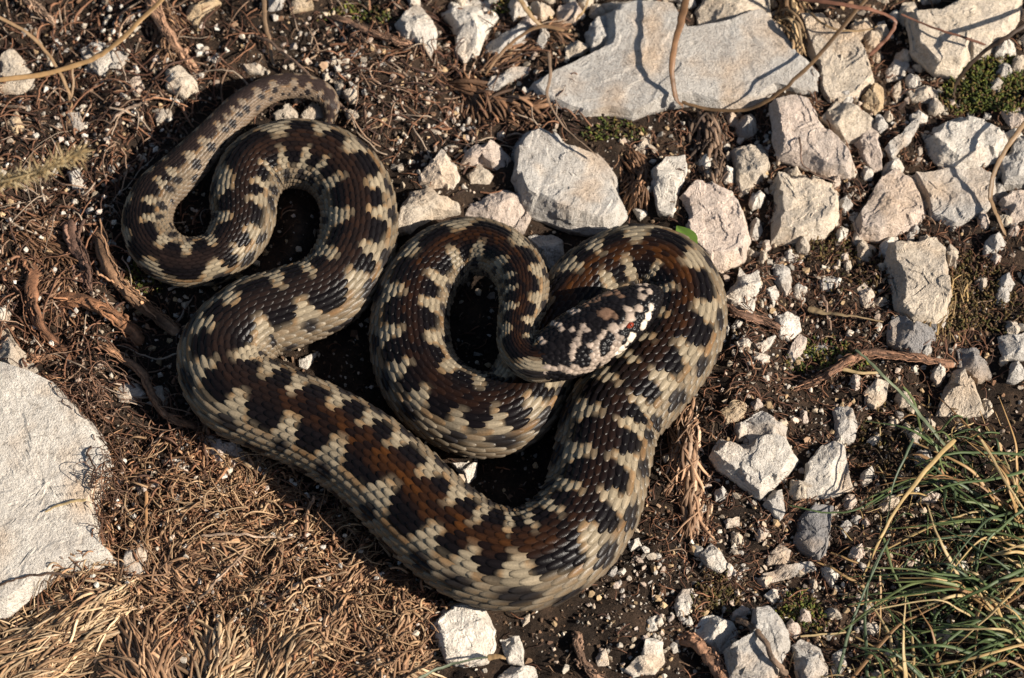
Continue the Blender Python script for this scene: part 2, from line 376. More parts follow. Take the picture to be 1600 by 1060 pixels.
# --- the continuous tube under the scales, running on as the head
tb_s = np.arange(0, S_HEAD, 7 * S); hd_s = np.concatenate([np.linspace(S_HEAD, S_END - 8 * S, 120), S_END - 8 * S * (1 - np.linspace(0, 1, 14)[1:] ** .6)])
NR = 132
def ring_mesh(ss, phis, off):
    A, Bq = np.meshgrid(ss, phis, indexing='ij'); p, nn_ = surf(A.ravel(), Bq.ravel(), np.zeros(A.size)); n = len(phis)
    i = np.arange(A.size).reshape(A.shape); r = np.roll(i, -1, 1)
    return p, nn_, np.stack([i[:-1], i[1:], r[1:], r[:-1]], -1).reshape(-1, 4) + off, A.ravel(), Bq.ravel()
phis = np.linspace(-np.pi, np.pi, 64, endpoint=False)
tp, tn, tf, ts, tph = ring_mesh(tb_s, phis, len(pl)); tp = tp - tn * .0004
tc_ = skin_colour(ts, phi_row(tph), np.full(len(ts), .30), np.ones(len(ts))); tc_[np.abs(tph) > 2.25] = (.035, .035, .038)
hp, hn, hf, hs, hph = ring_mesh(np.concatenate([[tb_s[-1]], hd_s]), np.linspace(-np.pi, np.pi, NR, endpoint=False), len(pl) + len(tp))
hpx = proj(hp)
# head plates: cells of a weighted Voronoi pattern, small on the nape, large shields on the crown
Z10 = lambda pts: [(780 + x / 4.818, 400 + y / 4.818) for x, y in pts]
shields = Z10([(800,430),(690,460),(860,540),(985,460),(810,280),(860,330),(935,235),(1000,345),(930,440)]); shw = [2.1,1.7,1.7,1.8,1.7,1.7,2.0,1.9,1.5]
lips = Z10([(1130,455),(1090,530),(1003,622),(925,705),(1150,385),(1130,265),(1050,205),(1080,305),(1050,385),(970,400),(1068,245),(865,775),(1100,205)])
lipw = [1.35,1.5,1.6,1.45,1.3,1.2,1.25,1.35,1.3,1.3,1.1,1.2,1.1]
top = np.einsum('ij,ij->i', hn, CAM - hp) > 0
def nearest_head(q): return int(np.argmin(np.hypot(*(hpx - np.array(q)).T) + (~top) * 999))
seeds = [hp[nearest_head(q)] for q in shields + lips]; wts = shw + lipw
md = np.min([np.linalg.norm(hp - sp, axis=1) / wt for sp, wt in zip(seeds, wts)], 0)
for i in rng.permutation(len(hp)):
    if md[i] > 6.9 * S: seeds.append(hp[i]); wts.append(1.0); md = np.minimum(md, np.linalg.norm(hp - hp[i], axis=1))
seeds = np.array(seeds); wts = np.array(wts)
D = np.linalg.norm(hp[:, None] - seeds[None], axis=2) / wts[None]
o2 = np.argpartition(D, 2, axis=1)[:, :2]; d2 = np.take_along_axis(D, o2, 1); o2 = np.take_along_axis(o2, np.argsort(d2, 1), 1); d2.sort(1)
gap = (d2[:, 1] - d2[:, 0]) / S
dome = sstep(0, 3.6, gap)
fade = np.clip((hs - S_HEAD) / (10 * S), 0, 1)
hp = hp + hn * ((dome * 2.1 - 1.4) * S * fade - .0003 * (1 - fade))[:, None]
spx = proj(seeds)
def segd(p, pts):
    r = np.full(len(p), 1e9)
    if len(pts) == 1: pts = pts * 2
    for a, b in zip(pts[:-1], pts[1:]):
        a, b = np.array(a), np.array(b); ab = b - a; t = np.clip(((p - a) @ ab) / max(ab @ ab, 1e-6), 0, 1)
        r = np.minimum(r, np.linalg.norm(p - a - t[:, None] * ab, axis=1))
    return r
HP = np.array([.27, .21, .165]); LIP = np.array([.52, .44, .36]); DUL = np.array([.11, .065, .042])
PAINT = [(HP,32,[(400,510),(500,550),(590,565),(660,540)]),(HP,34,[(597,590),(570,720),(545,830)]),(HP,44,[(290,860),(430,855),(560,865),(620,860),(700,850)]),
 (HP,48,[(745,620),(705,690),(740,780),(700,840)]),(HP,24,[(740,600),(900,535),(960,508)]),(HP,52,[(900,625),(860,720),(770,800)]),(HP,44,[(530,395),(600,425)]),
 (DUL,18,[(620,380),(720,325),(860,240)]),(DUL,16,[(870,240),(965,350)]),(HP,36,[(300,610),(345,650)]),(DUL,55,[(760,440),(860,440)]),
 (HP,20,[(1050,205)]),(HP,20,[(1068,245)]),(HP,22,[(1125,265)]),(HP,26,[(1080,305)]),(HP,28,[(1050,385)]),(HP,22,[(970,400)]),(HP,20,[(1000,455),(970,480)]),(HP,18,[(1100,205)]),
 (LIP,28,[(1130,455)]),(LIP,36,[(1090,530)]),(LIP,34,[(1020,600),(975,655)]),(LIP,28,[(950,685),(900,735)]),(LIP,22,[(1150,385)]),(LIP,18,[(860,780)]),(HP,60,[(200,860),(60,650)])]
def head_colour(px):
    c = np.tile(np.array([.007, .006, .0065]), (len(px), 1))
    for cc, wd, pts in PAINT: c[segd(px, Z10(pts)) < wd * .47 / 4.818 + .9] = cc
    return c
sfc = head_colour(spx); snv = proj(seeds)
# the far side of the head carries the same sombre colours
hc = sfc[o2[:, 0]] * (np.clip(rng.normal(1, .12, len(seeds)), .7, 1.3)[o2[:, 0]])[:, None] * (.45 + .55 * sstep(0, 2.6, gap))[:, None]
under = np.abs(hph) > 2.0; hc[under] = (.03, .028, .028)
cap = len(pl) + len(tp) + len(hp) - NR + np.arange(NR)
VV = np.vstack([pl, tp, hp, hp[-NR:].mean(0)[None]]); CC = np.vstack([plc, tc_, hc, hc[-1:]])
capi = len(VV) - 1; capf = np.stack([cap, np.roll(cap, -1), np.full(NR, capi)], -1)
snake = obj('snake', None, label='coiled adder with black-brown zigzag back lying on the stony ground', cat='snake', loc=(0, 0, 0))
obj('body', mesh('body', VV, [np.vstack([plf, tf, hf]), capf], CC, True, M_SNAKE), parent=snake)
# eyes
def m_eye(n, b):
    a = N(n, 'ShaderNodeVertexColor', layer_name='Col'); n.links.new(a.outputs[0], b.inputs['Base Color'])
    b.inputs['Roughness'].default_value = .12
M_EYE = material('wet_eye', m_eye)
def sphere(nu, nv):
    t = np.linspace(0, np.pi, nv); p = np.linspace(0, 2 * np.pi, nu, endpoint=False); A, Bq = np.meshgrid(t, p, indexing='ij')
    i = np.arange(nu * nv).reshape(nv, nu); r = np.roll(i, -1, 1)
    return np.stack([np.sin(A) * np.cos(Bq), np.sin(A) * np.sin(Bq), np.cos(A)], -1).reshape(-1, 3), np.stack([i[:-1], i[1:], r[1:], r[:-1]], -1).reshape(-1, 4)
ie = nearest_head((985.5, 509)); e_s, e_p = hs[ie], hph[ie]
for sg in (1, -1):
    p, nrm = surf(np.array([e_s]), np.array([e_p if sg > 0 else -e_p - np.sign(e_p) * .8]), np.array([-.3 * S])); p, nrm = p[0], nrm[0]
    T = itp(np.array([e_s]), _T3)[0]; T -= nrm * (T @ nrm); T /= np.linalg.norm(T); U3 = np.cross(nrm, T)
    sv, sf = sphere(24, 16)
    eo = obj('eye', mesh('eye', p + (sv[:, :1] * T * 6.8 + sv[:, 1:2] * U3 * 4.4 + sv[:, 2:] * nrm * 3.2) * S, sf, np.tile((.15, .022, .007), (len(sv), 1)), True, M_EYE), parent=snake)
    eo['label'] = 'small red eye with dark slit pupil'
    obj('pupil', mesh('pupil', p + nrm * 2.2 * S + (sv[:, :1] * T * 1.1 + sv[:, 1:2] * U3 * 3.0 + sv[:, 2:] * nrm * 1.4) * S, sf, np.tile((.004, .003, .003), (len(sv), 1)), True, M_EYE), parent=eo)
# ------------------------------------------------------------------ rocks: outlines read off the photo, each raised to its own height
def dense_outline(P, n):
    P = np.vstack([P, P[:1]]); L = np.concatenate([[0], np.cumsum(np.hypot(*np.diff(P, axis=0).T))])
    t = np.linspace(0, L[-1], n, endpoint=False)
    return np.stack([np.interp(t, L, P[:, 0]), np.interp(t, L, P[:, 1])], -1)
def rock_mesh(name, out, H, seed):
    """out: outline (metres, local), H: height; a faceted, chipped lump with a buried foot"""
    r = np.random.default_rng(seed); size = math.sqrt(max(np.ptp(out[:, 0]) * np.ptp(out[:, 1]), 1e-8)); px = size / S
    M = int(np.clip(px * .9, 26, 120)); Kr = int(np.clip(px * .22, 7, 30))
    o = dense_outline(out, M); rho = 1 - (1 - np.linspace(0, 1, Kr + 1)[1:]) ** 1.5
    pts = (rho[:, None, None] * o[None]); ang = r.random() * 6.28
    # crown: the lowest of several tilted planes gives broad facets
    zf = np.full(pts.shape[:2], 9.0); R0 = np.hypot(*o.T).mean()
    for k in range(r.integers(6, 11)):
        a = r.random() * 6.283; sl = r.uniform(.25, 1.25) * (.3 if px > 110 else 1); c0 = r.uniform(.92, 1.35) if k else 1.0
        zf = np.minimum(zf, H * c0 + sl * H / R0 * (pts[..., 0] * math.cos(a) + pts[..., 1] * math.sin(a)) * (.9 if k else .25))
    dist = (1 - rho)[:, None] * np.hypot(*o.T)[None]; a_ = np.arctan2(o[:, 1], o[:, 0])
    wall = r.uniform(1.3, 3.6, 9)[((a_ / 6.2832 * 9 + r.random() * 9).astype(int)) % 9]
    z = np.minimum(np.maximum(zf, (.75 if px > 110 else .3) * H), dist * wall[None] + .06 * H); z[-1] = 0
    ps = np.concatenate([pts, 0 * z[..., None]], -1) / max(size * .45, 16 * S) + seed * 1.7; z = z + np.floor(fbm(ps, 3) * 2.6) * min(size * .016, 2.0 * S) * (z > .3 * H)
    q = np.concatenate([pts, z[..., None]], -1)
    foot = np.concatenate([o * .93, np.full((M, 1), -.0055)], -1)
    top = np.array([[0, 0, min(H, zf[0].mean())]]); bot = np.array([[0, 0, -.0055]])
    V = np.vstack([top, q.reshape(-1, 3), foot, bot])
    P = V + seed * .37
    f1 = max(size * .55, 14 * S)
    d = np.stack([fbm(P / f1 + 31.7 * k, 3, .5) for k in (1, 2, 3)], -1) * min(size * .045, 7 * S)
    rd = (np.abs(fbm(P / (f1 * .45) + 3, 2, .5)) - .3) * min(size * .035, 3.0 * S)
    n = V / (np.linalg.norm(V, axis=1)[:, None] + 1e-9); V = V + d + n * rd[:, None] + n * ((vnoise(P / (2.6 * S)) * .5 + vnoise(P / (6 * S)) * .9) * S * min(1, px / 60))[:, None]
    i = 1 + np.arange((Kr + 1) * M).reshape(Kr + 1, M); rr = np.roll(i, -1, 1)
    F4 = np.stack([i[:-1], i[1:], rr[1:], rr[:-1]], -1).reshape(-1, 4)
    F3 = np.vstack([np.stack([np.zeros(M, int), i[0], rr[0]], -1), np.stack([rr[-1], i[-1], np.full(M, len(V) - 1)], -1)])
    return mesh(name, V, [F4, F3], None, False, M_ROCK)
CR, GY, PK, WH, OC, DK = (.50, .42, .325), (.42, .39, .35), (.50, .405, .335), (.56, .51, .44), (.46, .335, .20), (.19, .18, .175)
ROCKS = []
def rk(tile, H, c, pts, label, cat='rock', group=None):
    x0, y0, f = tile; ROCKS.append((np.array([(x0 + x * f, y0 + y * f) for x, y in pts]), H, c, label, cat, group))
PX, T1, T2, T3, T4, T6 = (0, 0, 1), (0, 0, .35), (520, 0, .35), (1040, 0, .35), (0, 345, .35), (1040, 345, .35)
T7, T8, T9, TF = (0, 690, .35), (520, 690, .35), (1040, 690, .35), (250, 580, .1625)
rk(PX,30,GY,[(838,130),(870,112),(900,100),(950,75),(955,25),(1000,14),(1050,17),(1075,52),(1110,50),(1140,45),(1190,22),(1215,50),(1235,90),(1268,120),(1262,145),(1235,150),(1205,142),(1170,165),(1120,170),(1075,160),(1040,165),(1000,180),(960,172),(930,178),(890,170),(850,150)],'broad flat grey limestone slab crossed by a stem shadow, largest stone of the rubble')
rk(PX,24,GY,[(913,50),(930,30),(955,20),(958,70),(925,80)],'dark grey stone wedged against the end of the broad grey slab')
rk(PX,30,CR,[(1085,12),(1100,-8),(1200,-10),(1205,20),(1150,42),(1095,48)],'cream block behind the upper edge of the broad grey slab')
rk(T3,30,CR,[(600,70),(700,60),(790,130),(860,180),(900,260),(930,350),(870,420),(800,460),(740,470),(690,400),(660,300),(630,220)],'buff stone with rounded back leaning behind the end of the grey slab')
rk(T3,18,CR,[(880,150),(960,130),(965,200),(930,230),(890,220)],'small cream stone above the buff stone and under the red-brown stem')
rk(T3,45,CR,[(1100,120),(1200,100),(1280,30),(1400,-30),(1560,-10),(1570,80),(1520,200),(1440,260),(1350,280),(1300,330),(1200,330),(1100,250)],'big pale boulder criss-crossed by stem shadows beside the moss')
rk(T3,16,WH,[(980,310),(1040,240),(1090,290),(1050,350),(990,360)],'small white chip between the buff stone and the pale boulder')
rk(T3,34,PK,[(470,490),(560,460),(620,480),(660,550),(720,610),(790,670),(835,740),(800,800),(740,790),(640,750),(500,720),(480,640)],'smooth pinkish grey wedge of stone pointing away from the grey slab')
rk(T3,26,CR,[(690,540),(760,470),(840,490),(930,560),(920,600),(840,640),(790,650),(740,600)],'yellowish cream stone touching the pinkish wedge')
rk(T3,20,PK,[(840,650),(900,580),(950,610),(960,760),(920,770),(870,710)],'narrow pinkish stone standing on end below the yellowish cream stone')
rk(T3,24,OC,[(870,440),(930,380),(970,400),(970,480),(940,520),(880,490)],'small ochre stone below the buff stone')
rk(T3,16,CR,[(1080,420),(1160,390),(1220,420),(1210,470),(1100,460)],'small cream stone at the edge of the thick moss')
rk(T3,14,CR,[(1000,400),(1050,355),(1065,430),(1030,450)],'tiny pale splinter between ochre stone and small cream stone')
rk(T3,18,GY,[(980,690),(1060,610),(1130,560),(1110,620),(1010,730)],'thin grey plate standing in shade between the rubble stones')
rk(T3,36,WH,[(1160,620),(1210,560),(1330,520),(1440,560),(1520,600),(1530,640),(1480,710),(1420,740),(1290,770),(1220,730),(1170,660)],'white angular stone with a stem shadow across it below the moss')
rk(T3,30,GY,[(1110,800),(1240,760),(1400,750),(1480,790),(1490,850),(1440,940),(1330,1000),(1290,1015),(1180,970),(1160,880)],'grey stone under the white angular stone, striped by a forked shadow')
rk(T3,38,PK,[(960,790),(1040,760),(1110,800),(1160,860),(1165,940),(1110,990),(1060,1010),(960,1050),(860,1040),(845,960),(900,880)],'pinkish white egg-shaped stone with a dimple of shadow')
rk(T3,38,CR,[(500,800),(620,775),(750,820),(790,880),(780,960),(740,1010),(700,1040),(600,1060),(490,1060),(480,900)],'square cream block with a brown shaded side below the pinkish wedge')
rk(T3,30,CR,[(300,660),(380,640),(460,640),(470,730),(440,790),(350,870),(320,820)],'cream stone beside the tuft of dead leaves')
rk(PX,32,PK,[(1061,315),(1082,294),(1110,287),(1145,301),(1162,325),(1172,370),(1160,400),(1130,415),(1105,412),(1075,390),(1062,350)],'rosy white stone behind the green leaf')
rk(PX,26,WH,[(1020,270),(1040,250),(1068,246),(1070,270),(1060,300),(1050,340),(1030,335),(1020,300)],'upright whitish stone next to the rosy white stone')
rk(PX,22,GY,[(1558,260),(1590,225),(1625,225),(1620,290),(1570,292)],'grey stone beside the white angular stone at a bent brown stem')
rk(PX,26,PK,[(1561,318),(1580,301),(1620,300),(1620,350),(1580,354)],'pinkish stone under the bent brown stem')
rk(PX,14,PK,[(1562,185),(1590,180),(1600,205),(1575,212)],'small pink stone at the foot of the thick moss')
rk(T2,26,WH,[(280,120),(320,60),(380,40),(440,90),(460,140),(460,210),(430,250),(370,210),(310,180)],'white lichen-spotted stone at the end of a dark twig')
rk(T2,34,WH,[(490,50),(560,-20),(720,-20),(740,60),(690,130),(650,200),(580,240),(540,200),(550,130)],'chalky white boulder beside the lichen-spotted stone')
rk(T2,22,GY,[(680,180),(740,130),(860,60),(905,100),(880,160),(740,225),(690,210)],'long grey stone below a curled dry stalk')
rk(T2,18,CR,[(870,20),(900,-10),(970,10),(990,40),(930,75)],'small cream stone between two dry stalks')
rk(T2,20,PK,[(1000,80),(1010,10),(1080,-15),(1120,40),(1080,90)],'pinkish stone beside a hooked stalk above the grey slab')
rk(T2,26,CR,[(1150,0),(1250,-30),(1430,-20),(1430,40),(1300,50),(1250,60),(1200,30)],'cream slab lying behind the dark grey wedged stone')
rk(T2,14,CR,[(1040,210),(1080,185),(1150,210),(1110,250),(1040,270)],'small cream chip at the near corner of the grey slab')
rk(T2,16,GY,[(680,400),(700,340),(800,300),(880,295),(870,320),(780,370),(720,415)],'flat grey sliver of stone beside the sheaf of brown leaves')
rk(T2,48,GY,[(800,640),(840,580),(900,560),(980,600),(1040,640),(1120,660),(1200,690),(1260,760),(1300,930),(1260,980),(1210,1010),(1060,1000),(1000,980),(860,900),(790,800)],'large rugged grey and cream boulder behind the snake\'s upper coils')
rk(T2,26,PK,[(590,690),(640,650),(720,640),(790,700),(770,750),(720,760),(650,730),(570,740)],'pinkish stone leaning on the large rugged boulder')
rk(T2,30,WH,[(380,790),(440,730),(490,685),(550,740),(565,790),(540,850),(460,840),(390,820)],'smooth pointed whitish stone between snake and pinkish stone')
rk(T2,14,CR,[(600,790),(650,745),(720,790),(700,820),(610,830)],'small cream chip under the pinkish stone by the boulder')
rk(T2,26,PK,[(620,900),(760,850),(860,880),(880,960),(860,1010),(780,1010),(700,985),(590,960)],'pink stone pressed against the top of the middle coil')
rk(T2,24,CR,[(310,930),(340,870),(430,860),(470,890),(560,920),(560,960),(450,990),(340,1050),(290,1050),(290,990)],'pale cracked stone between the two big coils')
rk(T2,12,CR,[(1340,680),(1380,600),(1420,590),(1420,650),(1380,690)],'cream splinter in front of the grey slab')
rk(T2,8,WH,[(1340,930),(1400,930),(1410,960),(1370,972)],'white chip between rugged boulder and upright whitish stone')
rk(PX,22,GY,[(826,363),(862,358),(880,368),(878,395),(858,418),(845,402)],'half-shaded stone filling the gap between neck and far loop')
rk(T6,38,CR,[(990,180),(1010,90),(1100,95),(1210,75),(1265,120),(1255,220),(1270,350),(1240,420),(1190,455),(1100,440),(1040,380),(1015,280)],'tall cream stone with a yellow stain above a dark grey stone')
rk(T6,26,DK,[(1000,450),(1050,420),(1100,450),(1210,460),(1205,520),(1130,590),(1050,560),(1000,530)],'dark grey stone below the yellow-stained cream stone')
rk(T6,24,WH,[(265,340),(320,270),(330,210),(360,240),(410,220),(430,290),(390,380),(375,430),(320,380)],'forked white stone close to the snake\'s outer side')
rk(T6,16,GY,[(480,230),(500,150),(555,190),(560,290),(540,320),(500,270)],'thin grey-white stone above the moss and pebbles')
for lab_, H_, p_ in [('small white chip by the outer side of the snake', 10, [(570,280),(600,250),(640,290),(600,335),(575,320)]), (None, 10, [(690,250),(740,230),(775,250),(750,300),(700,290)]), (None, 9, [(440,310),(490,290),(510,330),(480,380)]), (None, 9, [(310,560),(350,525),(385,550),(370,590),(330,590)]), (None, 9, [(385,570),(430,540),(490,515),(440,600),(400,600)]), (None, 8, [(365,590),(420,605),(465,620),(430,655),(375,625)]), (None, 8, [(255,480),(275,430),(290,470),(280,510)]), (None, 8, [(295,480),(320,440),(345,460),(330,490)])]:
    rk(T6, H_, WH, p_, 'small white chip beside the outer side of the snake', 'pebble', 'chips beside the outer coil')
rk(T6,14,WH,[(855,290),(890,262),(945,330),(935,370),(890,380),(860,330)],'white stone in the moss next to the tall cream stone')
rk(T6,16,WH,[(490,410),(540,375),(600,410),(610,460),(560,510),(510,500)],'ridged white stone at the end of a brown twig')
rk(T6,14,PK,[(530,600),(560,530),(600,488),(632,510),(620,560),(580,620),(545,628)],'oval pinkish pebble beside a striped shell-like chip')
rk(T6,9,WH,[(635,560),(680,510),(760,530),(740,550),(660,585)],'flat white chip shaped like a shell')
rk(T6,36,CR,[(1215,840),(1250,750),(1290,640),(1340,615),(1360,660),(1390,700),(1420,770),(1440,820),(1360,845),(1280,850)],'triangular cream stone at the edge of the grass')
rk(T6,16,CR,[(885,760),(940,700),(1000,710),(990,780),(930,830),(890,810)],'cream stone under the arched brown root')
rk(T6,22,GY,[(750,840),(800,800),(840,840),(860,900),(840,960),(780,985),(750,930)],'narrow grey stone above the white jagged block')
rk(T6,24,GY,[(330,920),(430,860),(500,900),(540,920),(540,980),(480,1020),(350,1000)],'grey weathered stone resting behind the cracked white block')
rk(T6,12,OC,[(240,860),(300,810),(360,830),(350,890),(270,930)],'small ochre stone near the grey weathered stone')
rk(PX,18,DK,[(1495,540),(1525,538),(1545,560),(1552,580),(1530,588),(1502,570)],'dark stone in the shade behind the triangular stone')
rk(PX,18,GY,[(1558,528),(1610,520),(1615,560),(1570,560)],'grey stone in the shade beyond the triangular stone')
rk(T9,30,WH,[(200,70),(250,0),(330,20),(460,0),(540,10),(575,80),(540,150),(500,200),(420,255),(370,220),(290,150),(230,110)],'cracked white block standing out from the soil')
rk(T9,30,WH,[(620,100),(690,30),(760,0),(800,20),(820,120),(845,200),(760,230),(640,245),(605,210)],'jagged white block next to the cracked white block')
rk(T9,18,GY,[(430,290),(470,230),(520,220),(530,330),(510,350)],'grey stone in shade under the cracked white block')
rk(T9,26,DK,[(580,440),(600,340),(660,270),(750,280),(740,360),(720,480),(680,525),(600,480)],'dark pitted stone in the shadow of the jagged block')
rk(T9,18,WH,[(150,500),(200,450),(250,480),(290,560),(240,580),(190,560)],'bright white nugget on the dark soil')
rk(T9,10,PK,[(400,410),(430,370),(460,400),(440,445),(410,445)],'small pink chip by the dark pitted stone')
rk(T9,10,GY,[(770,390),(810,355),(830,380),(800,425)],'small grey chip between dark pitted stone and grass')
rk(T9,14,GY,[(450,500),(510,450),(560,480),(540,540),(460,540)],'grey lump below the dark pitted stone')
rk(T9,14,GY,[(430,590),(520,550),(650,530),(680,570),(600,590),(470,620)],'low grey slab under the grey lump')
rk(T9,12,WH,[(440,680),(500,640),(520,680),(480,725)],'small white stone beside a clump of moss')
rk(T9,32,WH,[(130,830),(160,780),(230,765),(300,800),(328,840),(320,900),(250,940),(150,890)],'rounded white stone beside a twig and a larger grey block')
rk(T9,34,GY,[(265,950),(330,900),(370,870),(390,760),(450,750),(500,790),(550,860),(545,930),(500,1000),(480,1070),(290,1070)],'grey block with a brown twig lying across it')
rk(T9,26,GY,[(550,920),(600,890),(690,930),(715,1010),(720,1070),(620,1080),(570,1000)],'grey stone striped by grass shadows')
rk(T9,14,PK,[(290,770),(340,720),(375,740),(350,780),(300,800)],'pinkish pebble touching the rounded white stone')
rk(T9,18,GY,[(740,960),(790,930),(810,1000),(770,1057),(740,1040)],'grey stone among the grass bases')
rk(T9,12,WH,[(40,730),(90,690),(125,710),(110,770),(50,780)],'white stone above the rounded white stone')
rk(T9,16,WH,[(1250,560),(1300,520),(1350,530),(1350,600),(1300,650)],'white stone showing between the grass blades')
rk(T9,9,WH,[(260,350),(330,330),(330,370),(270,385)],'white chip under the cracked white block')
rk(T9,9,WH,[(850,840),(900,810),(960,830),(930,870)],'white chip at the foot of the grass')
rk(T8,34,WH,[(450,800),(500,740),(590,710),(670,740),(730,830),(720,900),(690,960),(600,990),(500,970),(470,880)],'pale pitted stone touching the underside of the lowest coil')
rk(T8,16,WH,[(740,880),(830,860),(850,920),(850,990),(790,980)],'small whitish stone next to the pale pitted stone')
rk(T8,20,WH,[(740,1040),(800,990),(900,1010),(920,1070),(760,1080)],'white stone beside a green grass blade')
rk(T8,22,WH,[(1305,1020),(1370,960),(1400,880),(1470,900),(1480,980),(1430,1040),(1340,1050)],'boot-shaped white stone on the dark soil')
rk(T8,10,WH,[(1170,970),(1220,930),(1230,1000),(1180,1010)],'white chip beside the boot-shaped stone')
rk(T8,14,GY,[(1525,700),(1570,660),(1610,660),(1610,760),(1540,780)],'grey-white stone below the white nugget')
rk(T8,8,WH,[(1400,800),(1440,780),(1450,840),(1410,850)],'small white chip above the boot-shaped stone')
rk(T8,14,WH,[(530,90),(640,90),(635,150),(600,185),(570,140)],'white stone in the gap between the middle coil and the lowest coil')
rk(T8,8,CR,[(835,780),(880,765),(880,800),(850,820)],'cream chip just below the lowest coil')
rk(T8,9,WH,[(1310,440),(1370,420),(1380,460),(1330,480)],'white pebble beside the thickest part of the snake')
rk(PX,42,WH,[(-60,600),(0,580),(40,592),(80,610),(110,640),(150,685),(168,740),(145,790),(160,850),(180,868),(150,880),(100,888),(60,915),(20,945),(-60,960)],'large flat cream boulder edged with roots and dry thatch')
rk(T7,18,GY,[(540,560),(560,480),(620,440),(660,500),(640,590),(580,590)],'grey stone at the edge of the large flat boulder')
rk(TF,18,PK,[(360,620),(380,570),(470,590),(600,650),(760,720),(830,780),(790,830),(690,890),(620,890),(500,850),(390,760)],'smooth pink-white stone touching the snake where it turns')
rk(TF,10,WH,[(65,850),(110,840),(220,860),(280,920),(200,990),(120,990),(70,960)],'small white stone beside the smooth pink-white stone')
rk(TF,8,WH,[(610,960),(640,900),(710,900),(700,960),(650,1010)],'white pebble under the smooth pink-white stone')
rk(T4,14,WH,[(500,745),(550,710),(620,715),(640,760),(600,795),(530,800)],'bright white stone beside the arched root by the snake')
rk(T4,12,CR,[(670,720),(720,715),(740,780),(720,830),(680,770)],'cream stone hidden between arched root and snake')
rk(T4,28,CR,[(0,430),(20,450),(60,510),(110,560),(155,640),(140,700),(60,660),(-20,590)],'long buff stone above the large flat boulder')
rk(T4,18,WH,[(-20,370),(35,360),(40,420),(10,460),(-20,450)],'white stone above the long buff stone')
rk(T7,8,GY,[(1310,710),(1430,745),(1370,780),(1320,750)],'thin grey chip lying in the thatch')
rk(T4,8,WH,[(1330,610),(1415,575),(1370,650),(1330,640)],'pointed white chip in the bend of the snake')
rk(T7,9,WH,[(1320,540),(1350,500),(1390,520),(1370,560)],'white chip in the root litter below the snake')
rk(T1,26,CR,[(0,240),(40,195),(100,240),(140,310),(140,370),(60,390),(-20,380),(-20,260)],'cream boulder crossed by the dry blade shadow')
rk(T1,18,WH,[(370,250),(440,220),(530,200),(565,260),(530,310),(440,325),(390,280)],'bright white stone under the long dry blade')
rk(T1,12,GY,[(350,200),(420,170),(500,180),(440,215),(370,240)],'grey chip behind the bright white stone')
rk(T1,18,CR,[(740,330),(800,300),(870,370),(880,400),(820,440),(740,400)],'cream stone beside the shadow of the tail')
rk(T1,10,CR,[(1080,300),(1140,280),(1190,310),(1170,335),(1100,320)],'small cream stone just behind the tail')
rk(T1,8,WH,[(940,270),(970,240),(1000,270),(960,300)],'white chip behind the tail')
rk(T1,24,OC,[(850,20),(960,-20),(985,0),(900,70),(880,120),(830,80)],'yellowish grey stone beside the frayed root')
rk(T1,18,GY,[(1200,-10),(1290,-15),(1260,50),(1200,60)],'grey stone by the upright dry stem')
rk(T1,16,OC,[(1290,40),(1390,0),(1400,50),(1300,75)],'yellow-cream stone beside the grey stone by the dry stem')
rk(T1,14,CR,[(1220,510),(1290,455),(1330,500),(1330,530),(1230,530)],'first of two cream stones between tail and upper coil')
rk(T1,14,CR,[(1340,520),(1400,460),(1440,480),(1445,535),(1350,535)],'pitted cream stone between tail tip and upper coil')
for p_ in [[(1490,380),(1530,370),(1545,410),(1510,445)],[(1530,440),(1600,410),(1605,490),(1560,480)],[(1540,520),(1600,520),(1610,560),(1560,565)],[(1440,350),(1470,345),(1480,375),(1450,380)],[(1470,300),(1500,280),(1515,310),(1480,320)]]:
    rk(T1, 10, CR, p_, 'small cream stone beside the tip of the tail', 'pebble', 'stones beside the tail tip')
rk(T1,10,OC,[(30,570),(80,510),(110,580),(70,620)],'rusty brown chip among the dark rootlets')
rk(T1,12,WH,[(300,760),(350,745),(380,810),(370,850),(320,830)],'white stone below the fluffy seed head')
rk(T1,10,GY,[(300,500),(350,490),(375,560),(330,585)],'grey chip half buried in dark rootlets')
rk(T1,10,CR,[(680,480),(760,480),(770,520),(700,540)],'cream chip at the edge of the tail shadow')
rk(T1,9,CR,[(870,215),(930,210),(950,240),(880,250)],'tan chip beside the frayed root')
rk(T1,10,PK,[(560,370),(620,340),(650,400),(600,430)],'pinkish chip under the forked twig')
ROCK_PX = []
RC = [(p.mean(0), math.sqrt(np.ptp(p[:, 0]) * np.ptp(p[:, 1])) / 2) for p, *_ in ROCKS]; r9 = np.random.default_rng(91); got = 0
ZN = [(1290,1640,-20,420,'filler stone wedged between the larger rubble stones','filler stones in the rubble',70),(640,1250,-20,60,'filler stone behind the broad grey slab','filler stones behind the slab',30),(1100,1290,180,420,'filler stone between the slab and the snake','filler stones before the slab',24),
      (1120,1480,620,1060,'low stone among the white blocks near the grass','low stones near the grass',34),(1330,1620,380,640,'stone in the shaded moss','stones in the shaded moss',14)]
